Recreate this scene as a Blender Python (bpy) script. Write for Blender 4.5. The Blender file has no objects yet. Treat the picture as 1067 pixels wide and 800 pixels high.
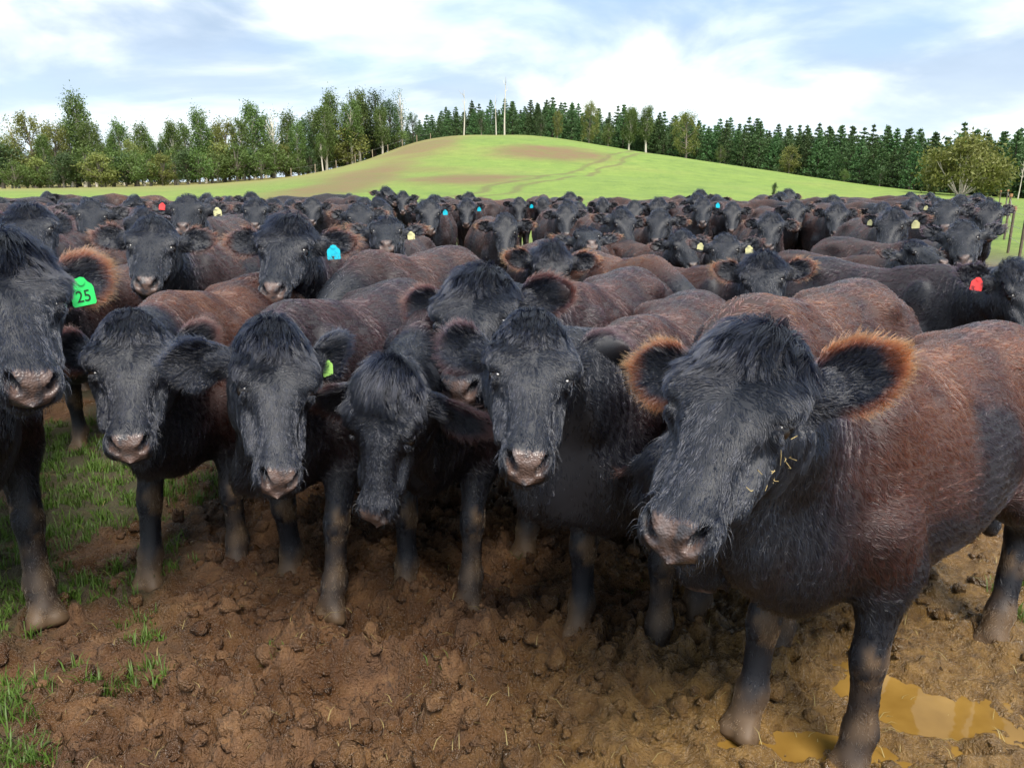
import bpy, bmesh, math, mathutils, random
import numpy as np
R = math.radians
random.seed(4)
scene = bpy.context.scene
COL = scene.collection

# ================================================================ camera, sky, sun, exposure
cam = bpy.data.objects.new('camera', bpy.data.cameras.new('camera')); COL.objects.link(cam); scene.camera = cam
cam.location = (0, 0, 1.6); cam.rotation_euler = (R(90 - 14.0), 0, 0)
cam.data.sensor_fit = 'HORIZONTAL'; cam.data.sensor_width = 36; cam.data.lens = 36 * 820 / 1067
cam.data.clip_start = 0.05; cam.data.clip_end = 8000
SUN_AZ = 158.0      # degrees to the right of the view direction (+y)
SUN_EL = 56.0
scene.view_settings.view_transform = 'Standard'; scene.view_settings.look = 'None'
scene.view_settings.gamma = 1; scene.view_settings.use_curve_mapping = False
scene.view_settings.exposure = 1.14
scene.cycles.max_bounces = 6; scene.cycles.diffuse_bounces = 3; scene.cycles.glossy_bounces = 3; scene.cycles.transmission_bounces = 4
scene.cycles.transparent_max_bounces = 6

def make_world():
    w = bpy.data.worlds.new('World'); scene.world = w; w.use_nodes = True
    nt = w.node_tree; nt.nodes.clear(); L = nt.links
    out = nt.nodes.new('ShaderNodeOutputWorld'); bg = nt.nodes.new('ShaderNodeBackground')
    sky = nt.nodes.new('ShaderNodeTexSky'); sky.sky_type = 'NISHITA'; sky.sun_disc = False
    sky.sun_elevation = R(SUN_EL); sky.sun_rotation = R(SUN_AZ); sky.air_density = 1.0; sky.dust_density = 2.0; sky.ozone_density = 1.2
    tc = nt.nodes.new('ShaderNodeTexCoord'); sp = nt.nodes.new('ShaderNodeSeparateXYZ'); L.new(tc.outputs['Generated'], sp.inputs[0])
    def mt(op, a, b=0.0, clamp=False):
        n = nt.nodes.new('ShaderNodeMath'); n.operation = op; n.use_clamp = clamp
        for i, v in enumerate((a, b)):
            if hasattr(v, 'links'): L.new(v, n.inputs[i])
            else: n.inputs[i].default_value = v
        return n.outputs[0]
    den = mt('ADD', mt('MAXIMUM', sp.outputs[2], 0.0), 0.22)
    cb = nt.nodes.new('ShaderNodeCombineXYZ'); L.new(mt('DIVIDE', sp.outputs[0], den), cb.inputs[0]); L.new(mt('DIVIDE', sp.outputs[1], den), cb.inputs[1])
    def noise(scale, det, rough, off, dist=0.0):
        mp = nt.nodes.new('ShaderNodeMapping'); mp.inputs['Location'].default_value = off; L.new(cb.outputs[0], mp.inputs[0])
        n = nt.nodes.new('ShaderNodeTexNoise'); n.inputs['Scale'].default_value = scale; n.inputs['Detail'].default_value = det
        n.inputs['Roughness'].default_value = rough; n.inputs['Distortion'].default_value = dist; L.new(mp.outputs[0], n.inputs['Vector']); return n.outputs[0]
    def rmp(f, a, b, ca, cb_):
        n = nt.nodes.new('ShaderNodeValToRGB'); e = n.color_ramp.elements; n.color_ramp.interpolation = 'EASE'
        e[0].position = a; e[1].position = b; e[0].color = ca + (1,); e[1].color = cb_ + (1,); L.new(f, n.inputs[0]); return n.outputs[0]
    def mix(f, a, b):
        n = nt.nodes.new('ShaderNodeMix'); n.data_type = 'RGBA'
        for i, v in ((0, f), (6, a), (7, b)):
            if hasattr(v, 'links'): L.new(v, n.inputs[i])
            else: n.inputs[i].default_value = v
        return n.outputs[2]
    SKYK = 0.10
    CLOUD_A = (19.2, 17.44, 14.64); CLOUD_B = (4.55, 6.61, 14.28)
    # cloud colours are in the units of the physically bright sky, scaled with it by the background strength
    cover = rmp(noise(0.62, 5, 0.52, CLOUD_A, 0.15), 0.34, 0.62, (0, 0, 0), (1, 1, 1))
    shade = rmp(noise(1.25, 7, 0.52, CLOUD_B, 0.35), 0.37, 0.61, (0, 0, 0), (1, 1, 1))
    grey = mix(noise(2.3, 6, 0.58, (1.0, 5.0, 2.0)), (1.9, 2.6, 3.6, 1), (3.4, 4.1, 5.0, 1))
    thin = mix(0.65, sky.outputs[0], (2.2, 3.3, 4.9, 1))
    veil = mix(shade, grey, (6.6, 6.8, 6.5, 1))
    low = mix(shade, thin, (4.1, 5.0, 6.0, 1))
    col = mix(cover, low, veil)
    # haze along the skyline, all the way round
    hz = rmp(sp.outputs[2], 0.0, 0.18, (0.6, 0.6, 0.6), (0, 0, 0))
    col = mix(hz, col, (4.7, 5.3, 5.7, 1))
    L.new(col, bg.inputs[0]); bg.inputs[1].default_value = SKYK; L.new(bg.outputs[0], out.inputs[0])
make_world()
sun = bpy.data.objects.new('sun', bpy.data.lights.new('sun', 'SUN')); COL.objects.link(sun)
sun.data.energy = 3.3; sun.data.angle = R(26); sun.data.color = (1.0, 0.94, 0.85)
_d = mathutils.Vector((math.sin(R(SUN_AZ)) * math.cos(R(SUN_EL)), math.cos(R(SUN_AZ)) * math.cos(R(SUN_EL)), math.sin(R(SUN_EL))))
sun.rotation_euler = _d.to_track_quat('Z', 'Y').to_euler()
# ---------------------------------------------------------------- numeric helpers
def sstep(a, b, x):
    t = np.clip((x - a) / (b - a), 0.0, 1.0)
    return t * t * (3 - 2 * t)

_LAT = np.random.RandomState(7).rand(64, 64, 64).astype(np.float32)
def vnoise(x, y, z=0.0):
    """smooth value noise 0..1 on arrays"""
    x, y, z = np.broadcast_arrays(np.asarray(x, np.float32), np.asarray(y, np.float32), np.asarray(z, np.float32))
    xi = np.floor(x).astype(np.int32); yi = np.floor(y).astype(np.int32); zi = np.floor(z).astype(np.int32)
    fx = x - xi; fy = y - yi; fz = z - zi
    fx = fx * fx * (3 - 2 * fx); fy = fy * fy * (3 - 2 * fy); fz = fz * fz * (3 - 2 * fz)
    x0 = xi & 63; x1 = (xi + 1) & 63; y0 = yi & 63; y1 = (yi + 1) & 63; z0 = zi & 63; z1 = (zi + 1) & 63
    def L(a, b, c): return _LAT[a, b, c]
    c00 = L(x0, y0, z0) * (1 - fx) + L(x1, y0, z0) * fx
    c10 = L(x0, y1, z0) * (1 - fx) + L(x1, y1, z0) * fx
    c01 = L(x0, y0, z1) * (1 - fx) + L(x1, y0, z1) * fx
    c11 = L(x0, y1, z1) * (1 - fx) + L(x1, y1, z1) * fx
    return (c00 * (1 - fy) + c10 * fy) * (1 - fz) + (c01 * (1 - fy) + c11 * fy) * fz

def fbm(x, y, z=0.0, o=4):
    s = 0.0; a = 0.5; f = 1.0; t = 0.0
    for i in range(o):
        s = s + a * vnoise(np.asarray(x) * f + 17.3 * i, np.asarray(y) * f + 5.1 * i, np.asarray(z) * f + 9.7 * i)
        t += a; a *= 0.5; f *= 2.03
    return s / t

def nrm(v):
    return v / np.maximum(np.linalg.norm(v, axis=-1, keepdims=True), 1e-9)

# ---------------------------------------------------------------- the cow: one implicit surface
HP = np.array([1.12, 0.0, 1.20]); HU = np.array([0.5, 0, -0.866]); HV = np.array([0.866, 0, 0.5]); HW = np.array([0, 1.0, 0])
SU, SW = 0.93, 1.20       # short broad heads
def head_pt(u, v, w): return HP + HU * (u * SU) + HV * v + HW * (w * SW)
def head_uvw(p):
    q = p - HP
    return (q @ HU) / SU, q @ HV, q[..., 1] / SW
EARB = head_pt(0.045, -0.04, 0.095)
EARA = np.array([-0.20, 1.0, 0.04]); EARA /= np.linalg.norm(EARA)
EARN = np.array([1.0, 0.20, -0.25]); EARN -= EARA * (EARN @ EARA); EARN /= np.linalg.norm(EARN)
EARC = np.cross(EARN, EARA)
EAR_S = [-0.02, 0.02, 0.05, 0.09, 0.135, 0.18, 0.215, 0.24]
EAR_H = [0.022, 0.038, 0.060, 0.077, 0.075, 0.055, 0.026, -0.02]
def ear_sbn(p):
    q = np.stack([p[..., 0], np.abs(p[..., 1]), p[..., 2]], -1) - EARB
    return q @ EARA, q @ EARC, q @ EARN

HD_U = [-0.06, -0.03, 0.0, 0.06, 0.13, 0.19, 0.25, 0.32, 0.39, 0.44, 0.475, 0.50, 0.515]
HD_T = [-0.02, 0.030, 0.056, 0.072, 0.074, 0.064, 0.052, 0.041, 0.034, 0.032, 0.024, 0.006, -0.04]
HD_B = [-0.06, -0.10, -0.135, -0.175, -0.195, -0.192, -0.172, -0.145, -0.122, -0.116, -0.112, -0.10, -0.07]
HD_W = [0.02, 0.060, 0.092, 0.110, 0.115, 0.106, 0.086, 0.067, 0.058, 0.059, 0.060, 0.054, 0.025]
BX = [-0.90, -0.86, -0.80, -0.70, -0.50, -0.25, 0.0, 0.25, 0.45, 0.60, 0.72, 0.80, 0.86]
BT = [1.06, 1.14, 1.20, 1.235, 1.240, 1.215, 1.205, 1.215, 1.240, 1.215, 1.15, 1.02, 0.88]
BB = [0.98, 0.88, 0.77, 0.69, 0.64, 0.57, 0.535, 0.53, 0.535, 0.55, 0.59, 0.65, 0.76]
BW = [0.03, 0.12, 0.185, 0.228, 0.248, 0.272, 0.285, 0.258, 0.212, 0.182, 0.150, 0.105, 0.03]
EYE = head_pt(0.190, 0.020, 0.091)

class Field:
    def __init__(s, xs, ys, zs):
        s.xs, s.ys, s.zs = [np.asarray(a, np.float32) for a in (xs, ys, zs)]
        s.D = np.full((len(xs), len(ys), len(zs)), 0.6, np.float32)
    def box(s, lo, hi, m):
        r = []
        for a, l, h in zip((s.xs, s.ys, s.zs), lo, hi):
            i0 = max(0, np.searchsorted(a, l - m) - 1); i1 = min(len(a), np.searchsorted(a, h + m) + 1)
            r.append((i0, i1))
        sl = tuple(slice(*q) for q in r)
        X = s.xs[sl[0]][:, None, None]; Y = s.ys[sl[1]][None, :, None]; Z = s.zs[sl[2]][None, None, :]
        return sl, X, Y, Z
    def put(s, sl, d, k, sub=False):
        a = s.D[sl]
        if a.size == 0: return
        if sub:
            d = -d; h = np.clip(0.5 - 0.5 * (d - a) / k, 0, 1)
            s.D[sl] = d * (1 - h) + a * h + k * h * (1 - h)
        else:
            h = np.clip(0.5 + 0.5 * (d - a) / k, 0, 1)
            s.D[sl] = d * (1 - h) + a * h - k * h * (1 - h)
    def cap(s, a, b, ra, rb, k=0.04, sy=1.0, sub=False):
        a = np.asarray(a, float); b = np.asarray(b, float); R = max(ra, rb)
        sl, X, Y, Z = s.box(np.minimum(a, b) - R, np.maximum(a, b) + R, k + 0.02)
        ba = b - a; L = (ba * ba).sum()
        px, py, pz = X - a[0], (Y - a[1]), Z - a[2]
        t = np.clip((px * ba[0] + py * ba[1] + pz * ba[2]) / L, 0, 1)
        d = np.sqrt((px - ba[0] * t) ** 2 + ((py - ba[1] * t) / sy) ** 2 + (pz - ba[2] * t) ** 2) - (ra + (rb - ra) * t)
        s.put(sl, d.astype(np.float32), k, sub)
    def ell(s, c, r, k=0.04, axes=None, sub=False):
        c = np.asarray(c, float); R = max(r)
        sl, X, Y, Z = s.box(c - R, c + R, k + 0.02)
        px, py, pz = X - c[0], Y - c[1], Z - c[2]
        if axes is None: axes = np.eye(3)
        q = [(px * ax[0] + py * ax[1] + pz * ax[2]) for ax in axes]
        k0 = np.sqrt(sum((q[i] / r[i]) ** 2 for i in range(3)))
        k1 = np.sqrt(sum((q[i] / (r[i] ** 2)) ** 2 for i in range(3)))
        d = k0 * (k0 - 1) / np.maximum(k1, 1e-5)
        s.put(sl, d.astype(np.float32), k, sub)

def build_field(xs, ys, zs):
    F = Field(xs, ys, zs)
    HX = (HU, HV, HW)
    # trunk
    sl, X, Y, Z = F.box((-0.95, 0, 0.4), (0.95, 0.4, 1.3), 0.1)
    xc = np.clip(X, -0.90, 0.86)
    T = np.interp(xc, BX, BT); B = np.interp(xc, BX, BB); W = np.interp(xc, BX, BW)
    cz = (T + B) / 2; hh = (T - B) / 2
    zz = (Z - cz) / hh
    Wz = W * (1 - 0.24 * np.clip(zz, 0, 1) ** 1.5) * (1 + 0.05 * np.clip(-zz, 0, 1))
    q = ((np.abs(Y) / Wz) ** 2.3 + np.abs(zz) ** 2.3) ** (1 / 2.3)
    d = (q - 1) * np.minimum(W, hh) * 0.9
    d = np.sqrt(np.maximum(d, 0) ** 2 + (X - xc) ** 2) + np.minimum(d, 0)
    F.put(sl, d.astype(np.float32), 0.03)
    # rump, hips, shoulder
    F.ell((-0.45, 0.165, 1.145), (0.10, 0.055, 0.045), 0.07)
    F.ell((-0.83, 0.09, 1.07), (0.05, 0.05, 0.06), 0.07)
    F.ell((-0.62, 0.17, 0.84), (0.22, 0.115, 0.30), 0.08)
    a = np.array([0.30, 0, 0.95]); a /= np.linalg.norm(a)
    F.ell((0.47, 0.150, 0.90), (0.30, 0.070, 0.13), 0.05, (a, np.array([0, 1, 0]), np.cross(a, [0, 1, 0])))
    F.cap((0.55, 0, 1.18), (0.25, 0, 1.17), 0.06, 0.05, 0.10)
    # neck + brisket + dewlap
    F.cap((0.52, 0, 0.99), (0.86, 0, 1.065), 0.225, 0.165, 0.10, 0.66)
    F.cap((0.86, 0, 1.065), (1.07, 0, 1.115), 0.165, 0.125, 0.08, 0.72)
    F.cap((0.55, 0, 1.17), (1.05, 0, 1.19), 0.07, 0.055, 0.09, 0.9)
    F.cap((0.68, 0, 0.68), (0.84, 0, 0.80), 0.120, 0.092, 0.08, 0.68)
    F.cap((0.84, 0, 0.80), (1.05, 0, 0.99), 0.085, 0.06, 0.08, 0.7)
    # front leg
    y = 0.155
    F.cap((0.54, 0.155, 0.82), (0.45, 0.165, 0.66), 0.10, 0.092, 0.06)
    F.cap((0.45, 0.163, 0.68), (0.495, y, 0.42), 0.092, 0.056, 0.05, 0.82)
    F.ell((0.505, y, 0.385), (0.056, 0.052, 0.065), 0.03)
    F.cap((0.50, y, 0.36), (0.497, y, 0.17), 0.044, 0.042, 0.03)
    F.ell((0.495, y, 0.145), (0.054, 0.052, 0.045), 0.03)
    F.cap((0.50, y, 0.14), (0.535, y, 0.06), 0.044, 0.052, 0.03)
    for sg in (-1, 1):
        F.cap((0.545, y + 0.026 * sg, 0.055), (0.57, y + 0.030 * sg, 0.012), 0.034, 0.044, 0.010)
    F.cap((0.46, y, 0.10), (0.455, y, 0.08), 0.02, 0.016, 0.02)
    # hind leg
    y = 0.18
    F.cap((-0.58, 0.19, 0.88), (-0.46, 0.215, 0.68), 0.16, 0.115, 0.08, 0.85)
    F.cap((-0.50, 0.205, 0.68), (-0.70, 0.185, 0.50), 0.115, 0.062, 0.07, 0.8)
    F.ell((-0.715, y, 0.475), (0.062, 0.046, 0.075), 0.035)
    F.cap((-0.76, y, 0.53), (-0.735, y, 0.47), 0.022, 0.030, 0.03)
    F.cap((-0.705, y, 0.45), (-0.655, y, 0.17), 0.050, 0.043, 0.035)
    F.ell((-0.645, y, 0.145), (0.054, 0.052, 0.048), 0.03)
    F.cap((-0.64, y, 0.14), (-0.60, y, 0.06), 0.044, 0.052, 0.03)
    for sg in (-1, 1):
        F.cap((-0.595, y + 0.026 * sg, 0.055), (-0.57, y + 0.030 * sg, 0.012), 0.034, 0.044, 0.010)
    # tail
    F.cap((-0.86, 0, 1.13), (-0.93, 0, 1.03), 0.042, 0.034, 0.05)
    F.cap((-0.93, 0, 1.03), (-0.945, 0, 0.62), 0.032, 0.018, 0.03)
    F.cap((-0.945, 0, 0.62), (-0.94, 0, 0.32), 0.026, 0.040, 0.03)
    # head
    lo = HP + np.array([-0.25, 0, -0.62]); hi = HP + np.array([0.45, 0.2, 0.12])
    sl, X, Y, Z = F.box(lo, hi, 0.03)
    qx = X - HP[0]; qz = Z - HP[2]
    u = (qx * HU[0] + qz * HU[2]) / SU; v = qx * HV[0] + qz * HV[2]; Y = Y / SW
    uc = np.clip(u, HD_U[0], HD_U[-1])
    T = np.interp(uc, HD_U, HD_T); B = np.interp(uc, HD_U, HD_B); W = np.interp(uc, HD_U, HD_W)
    cz = (T + B) / 2 + 0.012; hh = np.where(v > cz, T - cz, cz - B)
    zz = (v - cz) / hh
    Wz = W * np.where(zz < 0, 1 - 0.30 * sstep(0.1, 1.0, -zz), 1.0)
    n = np.where(zz > 0, 2.7 - 0.5 * sstep(0.22, 0.34, u), 2.2)
    q = ((np.abs(Y) / Wz) ** n + np.abs(zz) ** n) ** (1 / n)
    d = (q - 1) * np.minimum(W, hh) * 0.9
    d = np.sqrt(np.maximum(d, 0) ** 2 + (u - uc) ** 2) + np.minimum(d, 0)
    F.put(sl, d.astype(np.float32), 0.05); Y = Y * SW
    F.ell(head_pt(-0.005, 0.035, 0), (0.075, 0.04, 0.078), 0.05, HX)            # poll
    F.ell(head_pt(0.135, 0.036, 0.092), (0.050, 0.028, 0.036), 0.035, HX)        # brow
    F.ell(head_pt(0.27, -0.045, 0.064), (0.09, 0.030, 0.022), 0.04, HX)         # cheek bone
    F.ell(head_pt(0.13, -0.13, 0.070), (0.10, 0.07, 0.035), 0.05, HX)           # jaw muscle
    F.ell(head_pt(0.44, -0.100, 0), (0.05, 0.028, 0.050), 0.02, HX)             # chin
    F.ell(head_pt(0.455, -0.025, 0.033), (0.046, 0.048, 0.036), 0.022, HX)      # upper lip pads
    F.ell(head_pt(0.105, -0.005, 0.112), (0.034, 0.030, 0.016), 0.03, HX, sub=True)     # temple hollow
    F.ell(head_pt(0.335, 0.006, 0.076), (0.075, 0.020, 0.014), 0.03, HX, sub=True)      # hollow beside the nose bridge
    F.ell(head_pt(0.150, 0.098, 0.0), (0.06, 0.028, 0.045), 0.04, HX, sub=True)         # dish of the forehead
    F.ell(head_pt(0.300, -0.030, 0.073), (0.085, 0.012, 0.012), 0.022, HX)              # facial crest
    # mouth line
    sl, X, Y, Z = F.box(head_pt(0.45, -0.08, 0.0) - 0.14, head_pt(0.45, -0.08, 0.0) + 0.14, 0.0)
    qx = X - HP[0]; qz = Z - HP[2]
    u = (qx * HU[0] + qz * HU[2]) / SU; v = qx * HV[0] + qz * HV[2]
    g = np.maximum(np.abs(v + 0.080 - 0.1 * (np.abs(Y) - 0.03)) - 0.0035, 0.385 - u)
    F.put(sl, (g + 0 * Y).astype(np.float32), 0.010, sub=True)
    # nostril: a comma opening to the side
    ax1 = nrm(np.array(HU * 0.25 + HV * 0.75 + HW * 0.62)); ax2 = nrm(np.cross(ax1, HU)); ax3 = np.cross(ax1, ax2)
    F.ell(head_pt(0.487, -0.006, 0.037), (0.027, 0.0145, 0.034), 0.008, (ax1, ax2, ax3), sub=True)
    F.ell(head_pt(0.472, 0.010, 0.050), (0.018, 0.012, 0.016), 0.010, (ax1, ax2, ax3), sub=True)
    # eye socket and lids
    F.ell(EYE + HW * 0.016, (0.032, 0.022, 0.022), 0.018, HX, sub=True)
    F.ell(EYE + HU * -0.018 + HV * 0.012 + HW * 0.012, (0.016, 0.030, 0.014), 0.012, HX)
    F.ell(EYE + HU * 0.021 + HV * 0.002 + HW * 0.006, (0.010, 0.026, 0.012), 0.012, HX)
    # ear: a cupped leaf on a short tube
    F.cap(EARB - EARA * 0.03, EARB + EARA * 0.05, 0.036, 0.032, 0.03)
    lo = EARB - 0.13; hi = EARB + np.array([0.11, 0.26, 0.15])
    sl, X, Y, Z = F.box(lo, hi, 0.0)
    qx, qy, qz = X - EARB[0], Y - EARB[1], Z - EARB[2]
    s_ = qx * EARA[0] + qy * EARA[1] + qz * EARA[2]
    b_ = qx * EARC[0] + qy * EARC[1] + qz * EARC[2]
    n_ = qx * EARN[0] + qy * EARN[1] + qz * EARN[2]
    H = np.interp(s_, EAR_S, EAR_H)
    nc = 6.0 * b_ ** 2 - 0.012 - 0.010 * np.sin(np.clip(s_, 0, 0.24) / 0.24 * np.pi)
    d1 = np.abs(n_ - nc) - 0.0085
    d2 = (np.abs(b_) - H) * 0.8
    h = np.clip(0.5 - 0.5 * (d2 - d1) / 0.012, 0, 1)
    d = d2 * (1 - h) + d1 * h + 0.012 * h * (1 - h)
    F.put(sl, d.astype(np.float32), 0.018)
    # flat soles
    F.D = np.maximum(F.D, -F.zs[None, None, :])
    D = np.concatenate([F.D[:, :0:-1, :], F.D], 1)
    return D, F.xs, np.concatenate([-F.ys[:0:-1], F.ys]), F.zs

def surface_nets(D, xs, ys, zs):
    S = D < 0
    c = np.zeros(tuple(n - 1 for n in D.shape), np.int8)
    for i in (0, 1):
        for j in (0, 1):
            for k in (0, 1):
                c += S[i:c.shape[0] + i, j:c.shape[1] + j, k:c.shape[2] + k]
    act = (c > 0) & (c < 8)
    I, J, K = np.nonzero(act)
    idx = np.full(act.shape, -1, np.int32); idx[I, J, K] = np.arange(len(I))
    acc = np.zeros((len(I), 3)); cnt = np.zeros(len(I))
    cor = [(i, j, k) for i in (0, 1) for j in (0, 1) for k in (0, 1)]
    for a in cor:
        for ax in range(3):
            if a[ax] == 1: continue
            b = list(a); b[ax] = 1
            va = D[I + a[0], J + a[1], K + a[2]]; vb = D[I + b[0], J + b[1], K + b[2]]
            m = (va < 0) != (vb < 0)
            t = np.where(m, va / np.where(m, va - vb, 1), 0)
            for q in range(3):
                acc[:, q] += np.where(m, a[q] + (t if q == ax else 0), 0)
            cnt += m
    P = acc / cnt[:, None]
    V = np.stack([np.interp(I + P[:, 0], np.arange(len(xs)), xs), np.interp(J + P[:, 1], np.arange(len(ys)), ys),
                  np.interp(K + P[:, 2], np.arange(len(zs)), zs)], -1)
    Q = []
    m = S[:-1, 1:-1, 1:-1] != S[1:, 1:-1, 1:-1]; i, j, k = np.nonzero(m); j = j + 1; k = k + 1
    f = np.stack([idx[i, j - 1, k - 1], idx[i, j, k - 1], idx[i, j, k], idx[i, j - 1, k]], -1)
    s = S[i, j, k]; f[~s] = f[~s][:, ::-1]; Q.append(f)
    m = S[1:-1, :-1, 1:-1] != S[1:-1, 1:, 1:-1]; i, j, k = np.nonzero(m); i = i + 1; k = k + 1
    f = np.stack([idx[i - 1, j, k - 1], idx[i - 1, j, k], idx[i, j, k], idx[i, j, k - 1]], -1)
    s = S[i, j, k]; f[~s] = f[~s][:, ::-1]; Q.append(f)
    m = S[1:-1, 1:-1, :-1] != S[1:-1, 1:-1, 1:]; i, j, k = np.nonzero(m); i = i + 1; j = j + 1
    f = np.stack([idx[i - 1, j - 1, k], idx[i, j - 1, k], idx[i, j, k], idx[i - 1, j, k]], -1)
    s = S[i, j, k]; f[~s] = f[~s][:, ::-1]; Q.append(f)
    return V, np.concatenate(Q)

def seg(*parts):
    out = []
    for a, b, st in parts:
        n = max(1, int(round((b - a) / st))); out.append(np.linspace(a, b, n, endpoint=False))
    out.append([parts[-1][1]])
    return np.concatenate(out)

def make_cow_mesh(f, c):
    xs = seg((-1.02, 0.84, c), (0.84, 0.94, (c + f) / 2), (0.94, 1.56, f), (1.56, 1.60, c))
    ys = seg((0, 0.40, f * 1.0), (0.40, 0.46, c))
    zs = seg((-0.02, 0.14, c * 0.6), (0.14, 0.64, c), (0.64, 1.32, f), (1.32, 1.36, c))
    D, xs, ys, zs = build_field(xs, ys, zs)
    return surface_nets(D, xs, ys, zs)

def vert_normals(V, Q):
    n = np.cross(V[Q[:, 2]] - V[Q[:, 0]], V[Q[:, 3]] - V[Q[:, 1]])
    N = np.zeros_like(V)
    for c in range(4): np.add.at(N, Q[:, c], n)
    return nrm(N)

# ---------------------------------------------------------------- pose
POSE0 = dict(ny=0.0, np=0.0, hy=0.0, hp=0.0, hr=0.0, el=0.0, er=0.0, es=0.0, fl=0.0, fr=0.0, kl=0.0, kr=0.0, bl=0.0, br=0.0, tail=0.0, fat=1.0, hw=1.0, hl=1.0)
def _rot(P, piv, ax, ang):
    """rotate rows of P about axis ax through piv by per-row angle (radians)"""
    q = P - piv; ax = np.asarray(ax, float); ax = ax / np.linalg.norm(ax)
    c = np.cos(ang)[:, None]; s = np.sin(ang)[:, None]
    return piv + q * c + np.cross(np.broadcast_to(ax, q.shape), q) * s + ax * (q @ ax)[:, None] * (1 - c)

def pose_weights(R):
    x, y, z = R.T
    w = {}
    s, b, n = ear_sbn(R); ok = sstep(-0.01, 0.07, s) * (np.abs(b) < 0.13) * (z > 1.0) * (x > 0.95)
    w['eL'] = ok * (y > 0); w['eR'] = ok * (y < 0)
    dh = np.array([0.939, 0, -0.343])
    w['head'] = sstep(-0.11, 0.02, (R - np.array([1.05, 0, 1.10])) @ dh) * sstep(0.5, 0.66, z) * sstep(0.72, 0.85, x)
    dn = np.array([0.94, 0, 0.34]); t = (R - np.array([0.55, 0, 0.99])) @ dn
    for i, tj in enumerate((0.06, 0.22, 0.38)):
        w['n%d' % i] = sstep(tj - 0.16, tj + 0.16, t) * sstep(0.45, 0.62, z + 0.25 * (x > 0.9))
    fx = sstep(0.20, 0.34, x); hx = sstep(-0.30, -0.44, x)
    for sd, sg in (('l', 1), ('r', -1)):
        side = sstep(0.03, 0.10, y * sg)
        w['f' + sd] = fx * side * sstep(0.80, 0.54, z); w['k' + sd] = fx * side * sstep(0.44, 0.33, z)
        w['b' + sd] = hx * side * sstep(0.95, 0.58, z)
        w['p' + sd] = fx * side * sstep(0.17, 0.10, z); w['q' + sd] = hx * side * sstep(0.17, 0.10, z)
    w['tail'] = sstep(-0.90, -0.93, x) * sstep(1.05, 0.8, z) * sstep(0.10, 0.06, np.abs(y))
    return w

def apply_pose(P, w, po):
    p = dict(POSE0); p.update(po); r = math.radians
    P = P.copy()
    if p['fat'] != 1.0:
        f = sstep(0.95, 0.55, np.abs(P[:, 0] + 0.05)) * sstep(0.45, 0.6, P[:, 2]); P[:, 1] *= 1 + (p['fat'] - 1) * f
    if p['hw'] != 1.0 or p['hl'] != 1.0:
        wh = w['head'] * (1 - w['eL'] - w['eR']); P[:, 1] *= 1 + (p['hw'] - 1) * wh
        uu = (P - HP) @ HU; P = P + HU * (np.maximum(uu, 0) * (p['hl'] - 1) * w['head'])[:, None]
    for sd, sg in (('l', 1), ('r', -1)):
        P = _rot(P, np.array([0.50, 0.155 * sg, 0.13]), (0, 1, 0), r(p['f' + sd]) * w['p' + sd])     # hooves stay level
        P = _rot(P, np.array([-0.64, 0.18 * sg, 0.13]), (0, 1, 0), r(p['b' + sd]) * w['q' + sd])
        P = _rot(P, np.array([0.50, 0.155 * sg, 0.385]), (0, 1, 0), r(p['k' + sd]) * w['k' + sd])
        P = _rot(P, np.array([0.48, 0.155 * sg, 0.78]), (0, 1, 0), r(-p['f' + sd]) * w['f' + sd])
        P = _rot(P, np.array([-0.55, 0.18 * sg, 0.85]), (0, 1, 0), r(-p['b' + sd]) * w['b' + sd])
    P = _rot(P, np.array([-0.93, 0, 1.03]), (1, 0, 0), r(p['tail']) * w['tail'])
    EB = EARB; EBm = EARB * np.array([1, -1, 1])
    P = _rot(P, EB, (1, 0, 0), r(p['el']) * w['eL']); P = _rot(P, EBm, (1, 0, 0), r(-p['er']) * w['eR'])
    P = _rot(P, EB, (0, 0, 1), r(p['es']) * w['eL']); P = _rot(P, EBm, (0, 0, 1), r(-p['es']) * w['eR'])
    HJ = np.array([1.06, 0, 1.10])
    P = _rot(P, HJ, HU, r(p['hr']) * w['head'])
    P = _rot(P, HJ, (0, 1, 0), r(p['hp']) * w['head'])
    P = _rot(P, HJ, (0.1, 0, 1), r(p['hy']) * w['head'])
    for i, (jx, jz) in reversed(list(enumerate(((0.61, 1.01), (0.76, 1.06), (0.91, 1.10))))):
        J = np.array([jx, 0, jz])
        P = _rot(P, J, (0, 1, 0), r(p['np']) / 3 * w['n%d' % i])
        P = _rot(P, J, (0, 0, 1), r(p['ny']) / 3 * w['n%d' % i])
    return P

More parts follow.
